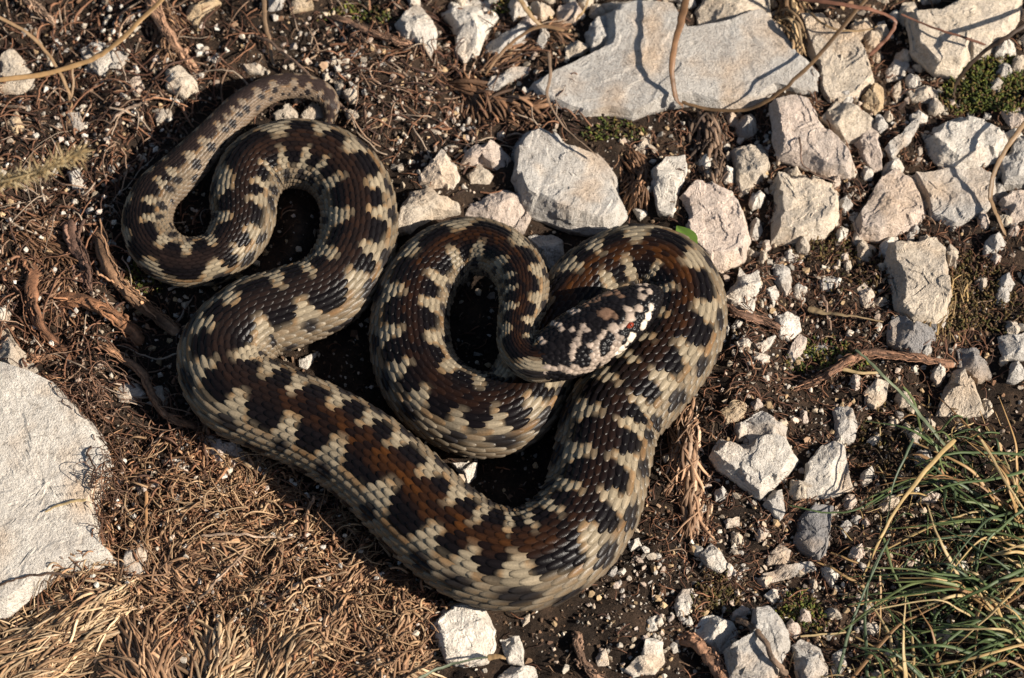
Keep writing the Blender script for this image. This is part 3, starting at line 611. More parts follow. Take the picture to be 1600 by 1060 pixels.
for x0, x1, y0, y1, lab, grp, n in ZN:
    got = tries = 0
    while got < n and tries < 3000:
        tries += 1; u, v = r9.uniform(x0, x1), r9.uniform(y0, y1); rad = r9.uniform(8, 20)
        if any(np.hypot(u - c[0], v - c[1]) < .72 * q + .6 * rad for c, q in RC) or not snake_clear([u], [v], .5 + rad / 140)[0]: continue
        m = r9.integers(6, 9); a = np.sort(r9.uniform(0, 6.283, m)) ; a = np.linspace(0, 6.283, m, endpoint=False) + r9.normal(0, .2, m); st_ = r9.uniform(.6, 1); ro = r9.random() * 3.14
        p = np.stack([np.cos(a), np.sin(a) * st_], -1) * (rad * r9.uniform(.8, 1.15, m))[:, None]; p = p @ np.array([[math.cos(ro), -math.sin(ro)], [math.sin(ro), math.cos(ro)]])
        RC.append((np.array([u, v]), rad)); rk(PX, rad * r9.uniform(1.1, 1.7), [CR, WH, PK, GY, GY, CR][r9.integers(6)], [(u + q[0], v + q[1]) for q in p], 'small ' + lab, 'stone', grp); got += 1
for k, (P, H, c, lab, cat, grp) in enumerate(ROCKS):
    P = P.mean(0) + (P - P.mean(0)) * 1.06; H = H * S; W = unproj(P[:, 0], P[:, 1], .45 * H)
    cen = np.append((W[:, :2].min(0) + W[:, :2].max(0)) / 2 * .5 + W[:, :2].mean(0) * .5, 0); q_ = dense_outline(W[:, :2], 24); q_ = np.vstack([cen[:2] + (q_ - cen[:2]) * f_ for f_ in (.3, .6, .9)]); cen[2] = np.percentile(terr(q_[:, 0], q_[:, 1]), 65)
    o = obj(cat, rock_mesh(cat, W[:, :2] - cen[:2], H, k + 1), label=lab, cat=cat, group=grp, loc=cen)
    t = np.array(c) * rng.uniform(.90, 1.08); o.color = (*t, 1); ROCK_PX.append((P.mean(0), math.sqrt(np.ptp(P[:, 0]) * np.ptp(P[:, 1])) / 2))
# ------------------------------------------------------------------ strands: roots, stems, blades, litter
def tubes(path, rad, nside=3, flat=1.0, twist=None):
    """path (n,k,3), rad (n,k): vertices and quads of n tubes; flat < 1 squashes them into blades"""
    n, k, _ = path.shape
    t = np.gradient(path, axis=1); t /= np.linalg.norm(t, axis=2)[..., None] + 1e-12
    sd_ = np.cross(t, [0, 0, 1.0]); sd_ /= np.linalg.norm(sd_, axis=2)[..., None] + 1e-9
    up = np.cross(sd_, t)
    if twist is not None:
        c, s_ = np.cos(twist)[..., None], np.sin(twist)[..., None]; sd_, up = sd_ * c + up * s_, up * c - sd_ * s_
    a = np.arange(nside) / nside * 2 * np.pi
    V = path[:, :, None] + rad[:, :, None, None] * (sd_[:, :, None] * np.cos(a)[None, None, :, None] + up[:, :, None] * (flat * np.sin(a))[None, None, :, None])
    i = np.arange(n * k * nside).reshape(n, k, nside); r = np.roll(i, -1, 2)
    F = np.stack([i[:, :-1], r[:, :-1], r[:, 1:], i[:, 1:]], -1).reshape(-1, 4)
    return V.reshape(-1, 3), F
def strand(pts, w0, w1, lift, mat, colour, flat=1.0, nside=8, n=9, vary=.2, wob=0.0, seed=0, mid=None):
    """one strand through pixels; lift: heights in px (list along it) above the ground"""
    P = catmull(np.array(pts, float), n); m = len(P); r = np.random.default_rng(seed + 99)
    L = np.interp(np.linspace(0, 1, m), np.linspace(0, 1, len(lift)), lift) * S
    W = on_ground(P[:, 0], P[:, 1]); z = smooth_arr(W[:, 2].copy(), 12) * .8 + L; W = unproj(P[:, 0], P[:, 1], z)
    if wob: W = W + np.stack([fbm(np.stack([np.arange(m) * .35, np.full(m, seed + q * 7.7), np.zeros(m)], -1), 2) for q in range(3)], -1) * wob * S
    x = np.linspace(0, 1, m); rad = (w0 + (w1 - w0) * x) / 2 * S
    if mat is M_ROOT: W[:, 2] -= (np.clip(.12 - x, 0, 1) + np.clip(x - .88, 0, 1)) / .12 * 7 * S
    if mid: rad = rad * (1 + (mid - 1) * np.sin(np.pi * x))
    rad = rad * (1 + .14 * fbm(np.stack([np.arange(m) * .2, np.full(m, seed * 3.1), np.zeros(m)], -1), 2)); rad[-1] *= .4; rad[0] *= .7
    tw = (np.linspace(0, r.uniform(-1, 1), m) + r.uniform(-.4, .4))[None] if flat < .6 else None
    V, F = tubes(W[None], rad[None], nside, flat, tw)
    if mat is M_ROOT:
        nrm = V - np.repeat(W, nside, 0); ln = np.linalg.norm(nrm, axis=1)[:, None] + 1e-9
        ang = np.tile(np.arange(nside), m); st_ = fbm(np.stack([ang * 1.9, np.repeat(np.arange(m), nside) * .07, np.full(len(V), seed * 1.3)], -1), 2)
        V = V + nrm * (st_ * .35)[:, None]; colour = np.array(colour)[None] * (1 + 1.1 * fbm(np.stack([ang * 2.3 + 9, np.repeat(np.arange(m), nside) * .12, np.full(len(V), seed * 2.3)], -1), 2)).clip(.35, 2.2)[:, None]
    c = np.array(colour).reshape(-1, 3) * (1 + vary * fbm(V * 160 + seed, 3))[:, None]
    return V, F, np.clip(c, .003, .9)
STEMS = [
 # name, category, tile, points, w0, w1, lift, material, colour, flat, label
 ('root','root',T4,[(150,190),(140,320),(165,440),(235,545),(340,640)],20,15,[8,16,14,6,1],'R',(.13,.060,.030),'thick red-brown root bent like an elbow above the buff stone'),
 ('root','root',T4,[(255,335),(390,365),(500,425),(560,480),(630,545)],20,22,[10,18,16,10,3],'R',(.16,.075,.036),'split orange-brown root ending in the snake\'s shadow'),
 ('root','root',T4,[(435,40),(480,200),(580,330),(680,410),(800,500)],20,18,[12,20,18,12,4],'R',(.19,.105,.056),'peeling tan root running down towards the snake\'s first bend'),
 ('root','root',T4,[(430,540),(540,610),(640,690),(690,800),(770,885),(910,930)],10,15,[6,12,20,22,14,4],'R',(.20,.105,.055),'arched brown root hooking under the snake\'s belly'),
 ('root','root',T4,[(90,625),(160,610),(245,600)],12,9,[5,8,4],'R',(.21,.11,.06),'short tan root stub above the large flat boulder'),
 ('root','root',T4,[(310,0),(330,110),(380,200),(400,330)],26,8,[10,16,12,4],'R',(.11,.06,.04),'frayed dark root hanging beside the tail loop'),
 ('root','root',T1,[(670,-20),(720,90),(775,180),(830,250),(885,335)],24,10,[24,22,18,12,2],'R',(.22,.125,.075),'frayed pale brown root hanging towards the tail'),
 ('dead_grass','dry grass',T1,[(720,0),(600,120),(500,210),(420,260),(330,295),(180,335),(-30,360)],10,8,[60,52,45,40,36,30,26],'G',(.34,.205,.09),'long straw-coloured blade arching over the dark rootlets'),
 ('dead_grass','dry grass',T1,[(-20,70),(110,140),(200,225),(270,330),(315,450),(305,550)],8,5,[40,36,28,20,10,2],'G',(.30,.19,.10),'bent straw blade crossing under the long straw-coloured blade'),
 ('dead_grass','dry grass',T1,[(320,270),(325,380),(300,540)],5,3,[28,16,2],'G',(.26,.16,.08),'short straw blade hanging from the crossing of two blades'),
 ('twig','twig',T1,[(-10,465),(60,475),(120,480)],6,4,[14,12,8],'R',(.24,.17,.12),'short grey twig near the cream boulder'),
 ('twig','twig',T1,[(470,555),(560,490),(640,455),(750,410)],5,3,[14,18,16,8],'R',(.22,.155,.11),'forked grey twig beside the tail shadow'),
 ('twig','twig',T1,[(620,455),(700,440),(860,470)],4,2,[16,18,10],'R',(.26,.13,.07),'reddish twig end crossing the forked grey twig'),
 ('dead_grass','dry grass',T1,[(1175,-20),(1185,100),(1205,200),(1220,290)],9,6,[40,30,18,4],'G',(.22,.14,.08),'upright dry stem behind the tail'),
 ('twig','twig',T1,[(1140,150),(1220,200),(1320,280),(1440,390),(1560,500)],5,5,[22,30,34,30,16],'R',(.12,.075,.05),'thin straight brown twig crossing over the tail tip'),
 ('twig','twig',T1,[(120,-15),(180,40),(245,95)],11,7,[30,24,14],'R',(.20,.13,.085),'brown stick beside the bent straw blade'),
 ('twig','twig',T2,[(-10,65),(130,125),(260,175),(375,215)],10,11,[14,18,16,8],'R',(.16,.09,.055),'dark brown twig pointing at the lichen-spotted stone'),
 ('dead_grass','dry grass',T2,[(825,-20),(870,50),(915,105),(960,125)],9,6,[44,36,26,14],'G',(.27,.175,.085),'bent dry stalk above the long grey stone'),
 ('dead_grass','dry grass',T2,[(1035,135),(920,120),(820,175),(740,255),(680,335)],8,4,[22,34,36,26,8],'G',(.24,.14,.07),'curled dry stalk looping over the long grey stone'),
 ('dead_grass','dry grass',T2,[(1145,-20),(1120,50),(1085,90)],6,4,[40,30,18],'G',(.26,.17,.08),'hooked stalk beside a pinkish stone'),
 ('dead_grass','dry grass',T2,[(965,230),(970,330),(960,430),(1010,540),(1090,620),(1190,705)],6,5,[10,30,46,58,60,52],'G',(.22,.15,.10),'frayed grey-brown stem lying over the rugged boulder'),
 ('dead_grass','dry grass',T3,[(95,-20),(70,90),(40,200),(30,330),(45,430),(75,475)],15,7,[95,85,75,62,48,34],'G',(.20,.105,.05),'broad brown strap-like stem rising in front of the grey slab'),
 ('dead_grass','dry grass',T3,[(70,455),(190,488),(360,490),(490,425),(610,325),(730,195),(900,-10)],6,7,[34,36,44,56,62,66,70],'G',(.15,.088,.042),'long brown stem swinging in a curve across the grey slab'),
 ('dead_grass','dry grass',T3,[(580,-10),(760,15),(900,40),(1000,75),(1025,115),(980,180),(910,250)],9,6,[70,72,70,64,58,50,36],'G',(.22,.10,.06),'red-brown stem hooked over the stones beside the slab'),
 ('dead_grass','dry grass',T3,[(610,20),(680,90),(760,130),(860,140),(950,120)],5,3,[40,44,44,40,34],'G',(.26,.17,.085),'thin straw loop beside the hooked red-brown stem'),
 ('dead_grass','dry grass',T3,[(1620,105),(1520,170),(1440,215),(1350,300),(1295,380),(1290,450)],9,6,[120,105,92,66,36,10],'G',(.055,.035,.022),'dark thick stem slanting over the moss'),
 ('dead_grass','dry grass',T3,[(1620,530),(1550,620),(1490,720),(1450,850),(1470,940),(1520,1050)],6,10,[70,66,58,50,34,10],'G',(.22,.14,.075),'bent brown stem standing in front of the white angular stone'),
 ('dead_grass','dry grass',T3,[(1050,65),(1200,125),(1310,160),(1430,200)],5,4,[60,62,60,56],'G',(.17,.08,.05),'thin red-brown stem crossing the pale boulder'),
 ('twig','twig',T3,[(600,600),(605,700),(640,760),(760,810)],3,2,[38,38,36,24],'R',(.08,.05,.035),'hair-thin dark rootlet hanging over the pinkish wedge'),
 ('root','root',T6,[(575,745),(660,720),(730,680),(810,625),(920,592),(1080,605),(1200,625),(1290,635)],10,13,[3,8,14,20,24,20,14,6],'R',(.15,.078,.045),'arched brown root lying over the moss below the dark grey stone'),
 ('twig','twig',T6,[(240,375),(330,420),(440,455),(540,480)],12,9,[12,14,12,6],'R',(.12,.065,.04),'brown twig leading from the snake to the ridged white stone'),
 ('straw','dry grass',T6,[(775,660),(860,680),(960,678)],6,4,[16,18,12],'G',(.36,.26,.13),'short yellow straw below the arched brown root'),
 ('green_grass','grass',T6,[(845,575),(900,620),(970,690),(1080,800),(1160,900),(1260,1015)],4,8,[70,74,74,64,44,10],'G',(.13,.15,.085),'grey-green blade slanting down to the grass from the arched root'),
 ('green_grass','grass',T6,[(1060,740),(1110,810),(1130,900),(1140,960)],4,4,[34,30,20,4],'G',(.12,.15,.05),'short green blade beside the grey-green slanting blade'),
 ('root','root',T9,[(50,885),(110,885),(160,915),(210,970),(240,1020),(270,1080)],15,22,[3,14,20,22,18,8],'R',(.20,.105,.06),'thick tan root curling beside the rounded white stone'),
 ('twig','twig',T9,[(315,790),(400,835),(450,900),(490,985),(545,1035)],8,9,[34,40,42,38,26],'R',(.13,.085,.055),'brown twig lying across the grey block'),
 ('twig','twig',T8,[(1085,850),(1105,940),(1140,1010),(1220,1080)],13,11,[6,12,12,6],'R',(.16,.095,.06),'brown stick pointing away from the lowest coil'),
 ('green_grass','grass',T8,[(360,1075),(430,1035),(510,1000),(600,978),(700,962)],7,3,[40,44,44,40,34],'G',(.10,.115,.07),'single green blade in front of the pale pitted stone'),
 ('straw','dry grass',T8,[(690,965),(740,960),(770,968)],10,6,[34,34,30],'G',(.30,.19,.09),'straw tip continuing the single green blade'),
 ('straw','dry grass',T7,[(200,315),(260,285),(330,268),(385,258)],4,7,[48,50,48,44],'G',(.42,.31,.16),'pale straw sliver lying on the large flat boulder'),
 ('straw','dry grass',T7,[(655,225),(652,350),(660,480)],5,4,[20,24,16],'G',(.33,.18,.08),'upright tan straw in the root litter beside the large boulder'),
 ('twig','twig',T7,[(0,645),(90,610),(180,595),(330,590)],4,3,[44,44,40,30],'R',(.06,.035,.022),'dark thin rootlet along the edge of the large boulder'),
 ('twig','twig',T7,[(400,0),(395,60),(420,120),(400,200),(470,190),(510,130)],3,2,[44,44,42,40,40,36],'R',(.05,.03,.02),'dark wavy rootlet curling over the large boulder'),
 ('twig','twig',T7,[(850,430),(960,410),(1100,420),(1250,430),(1360,420)],4,3,[20,26,28,24,14],'R',(.27,.19,.13),'long pale rootlet stretched across the root litter'),
 ('twig','twig',T7,[(880,700),(960,630),(1060,530),(1110,460)],5,4,[24,30,28,18],'R',(.26,.17,.11),'straight tan twig slanting over the root litter'),
 ('twig','twig',T7,[(1370,430),(1365,340),(1390,270),(1405,240)],6,4,[14,20,20,14],'R',(.29,.17,.10),'upright tan twig close under the snake'),
 ('twig','twig',T7,[(1220,700),(1310,660),(1400,610),(1500,590),(1600,590)],5,3,[16,22,24,20,10],'R',(.30,.19,.11),'thin tan twig leading from the thatch towards the lowest coil'),
 ('twig','twig',T6,[(700,330),(720,400),(735,480)],5,3,[20,18,8],'R',(.20,.13,.09),'short twig crossing the split straw in the moss'),
 ('straw','dry grass',T6,[(635,395),(700,410),(780,420),(860,430),(970,455)],14,8,[10,16,18,16,10],'G',(.34,.24,.13),'split tan straw lying in the moss'),
]
MATS = {'R': M_ROOT, 'G': M_GRASS}
for k, (nm, cat, tile, pts, w0, w1, lift, mt, c, lab) in enumerate(STEMS):
    x0, y0, f = tile; P = [(x0 + x * f, y0 + y * f) for x, y in pts]; isg = mt == 'G'; lift = list(lift)
    for e, nb in ((0, 1), (-1, -2)):                # a strand that leaves the picture runs on down to the ground
        if lift[e] > 10 and not (0 < P[e][0] < 1600 and 0 < P[e][1] < 1060):
            d_ = np.array(P[e]) - np.array(P[nb]); d_ = d_ / np.hypot(*d_); add = [tuple(np.array(P[e]) + d_ * 45), tuple(np.array(P[e]) + d_ * 100)]; la = [lift[e] * .8, 1]
            if len(lift) != len(P): lift = list(np.interp(np.linspace(0, 1, len(P)), np.linspace(0, 1, len(lift)), lift))
            P, lift = (add[::-1] + P, la[::-1] + lift) if e == 0 else (P + add, lift + la)
    V, F, C = strand(P, w0, w1, lift, MATS[mt], c, .28 if isg else .7, 8 if isg else 14, 10, .35 if isg else .5, 1.0 if isg else 2.5, k)
    if not isg and w0 >= 9:                      # splinters and bark strips peeling off the root
        Vs, Fs, Cs, off = [V], [F], [C], len(V); rr0 = np.random.default_rng(k + 5)
        for q in range(16):
            Pq = catmull(np.array(P), 6); a0, a1 = sorted(rr0.choice(len(Pq), 2, replace=False)); a1 = max(a1, a0 + 4); Pq = Pq[a0:a1 + 1]
            if len(Pq) < 4: continue
            L_ = np.interp(np.linspace(a0, a1, len(Pq)) / (len(P) * 6), np.linspace(0, 1, len(lift)), lift) + rr0.uniform(-.2, .55) * w0
            Pq = Pq + rr0.normal(0, .36 * w0, 2) + np.linspace(-1, 1, len(Pq))[:, None] * rr0.normal(0, .28 * w0, 2); cq = np.array(c) * rr0.choice([.4, .7, 1.1, 1.5, 1.9])
            v_, f_, c_ = strand(Pq[::2] if len(Pq) > 7 else Pq, rr0.uniform(1.5, .36 * w0), 1.2, list(np.maximum(L_, 1)), M_FIBRE, cq, .4, 5, 5, .4, 3.0, k * 31 + q)
            Vs.append(v_); Fs.append(f_ + off); Cs.append(c_); off += len(v_)
        V, F, C = np.vstack(Vs), np.vstack(Fs), np.vstack(Cs)
    place(nm, V, F, MATS[mt], C, True, label=lab, cat=cat)

# ------------------------------------------------------------------ loose stones
def hull_protos(n, npts, seed, flat=.7):
    import bmesh
    out = []; r = np.random.default_rng(seed)
    for _ in range(n):
        d = r.normal(size=(npts, 3)); d /= np.linalg.norm(d, axis=1)[:, None]; d *= r.uniform(.75, 1.05, (npts, 1)); d *= np.array([1, r.uniform(.6, .95), flat * r.uniform(.7, 1.1)])
        bm = bmesh.new(); [bm.verts.new(p) for p in d]; res = bmesh.ops.convex_hull(bm, input=bm.verts)
        bmesh.ops.delete(bm, geom=[v for v in bm.verts if not v.link_faces], context='VERTS'); bmesh.ops.triangulate(bm, faces=bm.faces)
        bm.verts.index_update(); V = np.array([v.co[:] for v in bm.verts]); F = np.array([[v.index for v in f.verts] for f in bm.faces]); bm.free(); out.append((V, F))
    return out
def rot(n, r, full=True):
    q = r.normal(size=(n, 4)); q /= np.linalg.norm(q, axis=1)[:, None]
    if not full:
        a = r.uniform(0, 6.283, n); q = np.stack([np.cos(a / 2), r.normal(0, .12, n), r.normal(0, .12, n), np.sin(a / 2)], -1); q /= np.linalg.norm(q, axis=1)[:, None]
    w_, x, y, z = q.T
    return np.stack([np.stack([1 - 2 * (y * y + z * z), 2 * (x * y - z * w_), 2 * (x * z + y * w_)], -1), np.stack([2 * (x * y + z * w_), 1 - 2 * (x * x + z * z), 2 * (y * z - x * w_)], -1), np.stack([2 * (x * z - y * w_), 2 * (y * z + x * w_), 1 - 2 * (x * x + y * y)], -1)], 1)
def merged(protos, pos, size, colors, r, full=True):
    Vs, Fs, Cs, off = [], [], [], 0; pick = r.integers(0, len(protos), len(pos)); Rm = rot(len(pos), r, full)
    for k, (V, F) in enumerate(protos):
        m = np.where(pick == k)[0]
        if not len(m): continue
        P = np.einsum('nij,vj->nvi', Rm[m], V) * size[m, None, None] + pos[m, None]
        Vs.append(P.reshape(-1, 3)); Fs.append((F[None] + (np.arange(len(m)) * len(V))[:, None, None] + off).reshape(-1, F.shape[1])); Cs.append(np.repeat(colors[m], len(V), 0)); off += len(m) * len(V)
    return np.vstack(Vs), np.vstack(Fs), np.vstack(Cs)
def wfield(u, v, blobs):
    d = 0
    for (x, y, rx, ry, k) in blobs: d = np.maximum(d, k * np.clip(1.35 - np.hypot((u - x) / rx, (v - y) / ry), 0, 1) ** .7)
    return d
def scatter(n, blobs, r, base=0.0, k=.5, xr=(-130, 1730), yr=(-120, 1180)):
    U_, V_ = [], []; got = 0
    while got < n:
        u = r.uniform(*xr, 4 * n); v = r.uniform(*yr, 4 * n)
        ok = (r.random(4 * n) < np.maximum(base, wfield(u, v, blobs))) & snake_clear(u, v, k); U_.append(u[ok]); V_.append(v[ok]); got += ok.sum()
    return np.concatenate(U_)[:n], np.concatenate(V_)[:n]
rp = np.random.default_rng(21)
# pebbles one could pick up
pp = []
for k in range(16):
    (V, F), = hull_protos(1, 26, 100 + k, .75)
    me = mesh('pebble', V, F, None, False, M_ROCK)
    pp.append(me)
PEB = [(40,(530,105,100,85),'small cream pebble in the grit beside the tail','pebbles beside the tail'),
 (45,(1070,930,120,100),'small white limestone pebble on the dark soil below the thickest coil','pebbles below the thickest coil'),
 (30,(1215,470,110,120),'small pale pebble between the snake and the mossy litter','pebbles between snake and moss'),
 (34,(150,170,190,160),'small pale stone caught in the dark rootlets behind the tail','stones in the dark rootlets'),
 (24,(660,215,90,55),'small cream pebble between the upper coil and the rugged boulder','pebbles by the rugged boulder'),
 (26,(330,800,190,110),'small white stone half buried in the brown root litter','stones in the root litter'),
 (24,(1400,930,170,140),'small white stone lying under the grass','stones under the grass'),
 (30,(1330,200,230,170),'small pale chip filling a gap between the rubble stones','chips in the rubble')]
for n, (x, y, rx, ry), lab, grp in PEB:
    q = 0
    while q < n:
        a, b = rp.random() * 6.283, math.sqrt(rp.random()); u, v = x + rx * b * math.cos(a), y + ry * b * math.sin(a)
        if not snake_clear([u], [v], .56)[0] or any(np.hypot(u - c[0], v - c[1]) < .8 * rr_ for c, rr_ in ROCK_PX): continue
        sz = rp.uniform(4, 9.5) * S * (1.25 if rp.random() < .2 else 1); p = on_ground(u, v, .25 * sz)
        o = obj('pebble', pp[rp.integers(16)], label=lab, cat='pebble', group=grp, loc=p); o.scale = (sz * rp.uniform(.9, 1.3), sz, sz * rp.uniform(.7, 1))
        o.rotation_euler = (rp.normal(0, .5), rp.normal(0, .5), rp.uniform(0, 6.28)); c = np.array([CR, WH, PK, GY][rp.integers(4)]) * rp.uniform(.8, 1.05); o.color = (*c, 1); q += 1
# grit and crumbs nobody could count
gp = hull_protos(14, 9, 5, .8)
GRB = [(520,110,150,110,1),(1080,930,170,150,1),(660,215,130,80,.8),(1220,480,150,170,.9),(1250,820,200,220,.8),(120,120,150,130,.7),(1330,200,320,220,.8),(200,160,220,170,.45),(350,820,230,160,.35),(1400,930,220,170,.5),(560,560,700,500,.15)]
u, v = scatter(9000, GRB, rp, .08); sz = np.clip(rp.lognormal(.65, .45, 9000), .8, 5.5) * S
base = np.array([CR, WH, PK, (.20, .14, .10), (.13, .085, .055), (.16, .11, .075), (.25, .19, .14)])[rp.integers(0, 7, 9000)] * rp.uniform(.3, .8, (9000, 1))
def surround(n):                                   # the same litter runs on outside the picture
    u2, v2 = rp.uniform(-700, 2300, 3 * n), rp.uniform(-650, 1700, 3 * n); k2 = ((u2 < -90) | (u2 > 1690) | (v2 < -90) | (v2 > 1150)); return u2[k2][:n], v2[k2][:n]
u2, v2 = surround(3500); u, v = np.append(u, u2), np.append(v, v2); sz = np.append(sz, np.clip(rp.lognormal(1.4, .6, len(u2)), 1.5, 16) * S); base = np.vstack([base, np.array([CR, WH, PK, GY])[rp.integers(0, 4, len(u2))] * rp.uniform(.4, 1, (len(u2), 1))])
V, F, C = merged(gp, on_ground(u, v) + np.stack([0 * sz, 0 * sz, sz * .3], -1), sz, base, rp); place('limestone_grit', V, F, M_GRIT, C, False, label='pale limestone grit sprinkled over the dark soil', cat='grit', kind='stuff')
u, v = scatter(13000, [], rp, 1); sz = np.clip(rp.lognormal(.85, .5, 13000), .8, 9) * S
base = np.array([(.030, .019, .013), (.060, .035, .021), (.02, .015, .012), (.095, .055, .032), (.14, .085, .05), (.20, .13, .08)])[rp.integers(0, 6, 13000)] * rp.uniform(.7, 1.2, (13000, 1))
V, F, C = merged(gp, on_ground(u, v) + np.stack([0 * sz, 0 * sz, sz * .25], -1), sz, base, rp); place('soil_crumbs', V, F, M_GRIT, C, False, label='dark crumbs of humus covering the ground', cat='soil', kind='stuff')

fp = hull_protos(14, 9, 15, .22); FLK = [(1300,230,330,230,.8),(170,300,220,300,1),(640,110,230,130,1),(360,860,260,170,1),(1280,520,230,200,.9),(1150,250,160,150,.8),(1350,920,260,200,.8)]
u, v = scatter(7600, FLK, rp, .25); sz = np.clip(rp.lognormal(1.05, .5, 7600), 1.2, 9) * S
base = np.array([(.14, .075, .042), (.21, .12, .068), (.085, .048, .03), (.28, .18, .11), (.05, .032, .024), (.30, .24, .18)])[rp.integers(0, 6, 7600)] * rp.uniform(.7, 1.25, (7600, 1))
u2, v2 = surround(4500); u, v = np.append(u, u2), np.append(v, v2); sz = np.append(sz, np.clip(rp.lognormal(1.3, .5, len(u2)), 1.5, 11) * S); base = np.vstack([base, np.array([(.14, .075, .042), (.21, .12, .068), (.085, .048, .03), (.28, .18, .11)])[rp.integers(0, 4, len(u2))] * rp.uniform(.6, 1.2, (len(u2), 1))])
V, F, C = merged(fp, on_ground(u, v) + np.stack([0 * sz, 0 * sz, sz * rp.uniform(.1, .9, len(sz))], -1), sz * 1.2, base, rp); place('bark_flakes', V, F, M_GRIT, C, False, label='brown flakes of bark and dead leaf strewn over the ground', cat='litter', kind='stuff')
u, v = scatter(6500, GRB + FLK, rp, .22); sz = np.clip(rp.lognormal(1.3, .45, 6500), 1.8, 9) * S
base = np.array([CR, WH, PK, GY, OC])[rp.integers(0, 5, 6500)] * np.where(sz < 3.4 * S, rp.uniform(.18, .6, 6500), rp.uniform(.4, 1.0, 6500))[:, None] * np.array([1, .95, .88])
u2, v2 = scatter(260, [(370,840,210,130,1),(300,760,120,70,.9),(560,930,130,110,1),(100,330,160,200,.8),(200,120,200,120,.8)], rp, 0, .56); lf2 = np.append(0 * sz, rp.uniform(4, 13, 260) * S); u, v = np.append(u, u2), np.append(v, v2); sz = np.append(sz, rp.uniform(3, 7.5, 260) * S); base = np.vstack([base, np.array([CR, WH, PK, WH])[rp.integers(0, 4, 260)] * rp.uniform(.7, 1, (260, 1))])
V, F, C = merged(hull_protos(14, 16, 25, .8), on_ground(u, v) + np.stack([0 * sz, 0 * sz, sz * .35 + lf2], -1), sz, base, rp); place('limestone_gravel', V, F, M_GRIT, C, False, label='coarser pale gravel scattered between stones and litter', cat='gravel', kind='stuff')

# ------------------------------------------------------------------ litter of rootlets
def fibres(n, blobs, length, width, lift, colours, r, curl=1.0, base=0.0, k=.52, K=9, direc=None, dspread=.5, nside=3, flat=1.0):
    u, v = scatter(n, blobs, r, base, k) if blobs != 'round' else surround(n); n = len(u); P0 = on_ground(u, v)
    L = r.uniform(*length, n) * S; th = 7 * fbm(P0 * 22 + 4, 2) + r.normal(0, .75, n) if direc is None else direc + r.normal(0, dspread, n)
    dth = np.cumsum(r.normal(0, .30 * curl, (n, K)), 1) + (r.normal(0, .13 * curl, (n, 1)) * np.arange(K)); th = th[:, None] + dth
    st_ = np.stack([np.cos(th), np.sin(th)], -1) * (L / K)[:, None, None]; xy = P0[:, None, :2] + np.cumsum(st_, 1) - st_.sum(1, keepdims=True) / 2
    h = r.uniform(*lift, n)[:, None] * S * np.sin(np.pi * (np.linspace(0, 1, K)[None] * r.uniform(.6, 1.4, (n, 1)) + r.uniform(-.3, .3, (n, 1)))) + r.uniform(0, .5, (n, 1)) * lift[1] * S
    z = terr(xy[..., 0], xy[..., 1]) + np.maximum(h, .4 * S)
    path = np.concatenate([xy, z[..., None]], -1); rad = r.uniform(*width, (n, 1)) * S * np.linspace(1.15, .55, K)[None]
    pm = proj(path.reshape(-1, 3)); bad = (~snake_clear(pm[:, 0], pm[:, 1], .40)).reshape(n, K).any(1)
    path, rad = path[~bad], rad[~bad]; m = len(path)
    Vq, Fq = tubes(path, rad, nside, flat); cc = np.array(colours)[r.integers(0, len(colours), m)] * r.uniform(.65, 1.3, (m, 1))
    return Vq, Fq, np.repeat(cc, K * nside, 0)
def stuff(name, label, cat, parts, mat):
    off = 0; Vs, Fs, Cs = [], [], []
    for V, F, C in parts: Vs.append(V); Fs.append(F + off); Cs.append(C); off += len(V)
    place(name, np.vstack(Vs), np.vstack(Fs), mat, np.vstack(Cs), True, label=label, cat=cat, kind='stuff')
DR = [(.08, .036, .021), (.12, .055, .029), (.05, .025, .016), (.18, .085, .045)]; TN = [(.26, .16, .085), (.20, .115, .06), (.33, .215, .12), (.14, .078, .043)]
rf = np.random.default_rng(33); BRL = [(.20, .092, .046), (.28, .14, .07), (.13, .060, .032), (.07, .034, .02), (.34, .19, .10)]; BLB = [(370,840,210,130,1),(300,760,120,70,.9),(560,930,130,110,1),(200,900,120,60,.7)]
LEFT = [(90,330,190,230,1),(90,500,150,120,1),(210,120,230,140,1),(180,640,110,90,.9),(640,110,190,120,1),(760,190,120,60,.8)]
stuff('dark_rootlets', 'tangle of dark red-brown rootlets around the tail and beside the roots', 'rootlets',
 [fibres(1500, LEFT, (12, 50), (.45, 1.2), (1, 10), DR, rf, 1.0), fibres(900, LEFT, (10, 45), (1.0, 2.6), (1, 12), DR + [(.22, .14, .09), (.27, .20, .145), (.18, .09, .05)], rf, .45), fibres(420, LEFT, (40, 120), (.9, 2.0), (3, 20), DR + [(.24, .15, .095), (.28, .21, .15)], rf, .6, K=12),
  fibres(2600, [(1290,470,150,150,1),(1450,470,130,130,1),(1200,640,150,110,.8),(1130,230,120,120,.7),(1330,250,260,200,.7),(1250,900,200,180,.6),(1080,780,70,150,.8)], (14, 55), (.5, 1.2), (1, 9), DR, rf, 1.3),
  fibres(1700, [], (10, 45), (.6, 1.7), (1, 9), DR + [(.20, .12, .07), (.25, .17, .11)], rf, .8, base=.5), fibres(2600, 'round', (20, 80), (.8, 2.2), (1, 12), DR + [(.20, .12, .07), (.25, .17, .11)], rf, .7)], M_FIBRE)
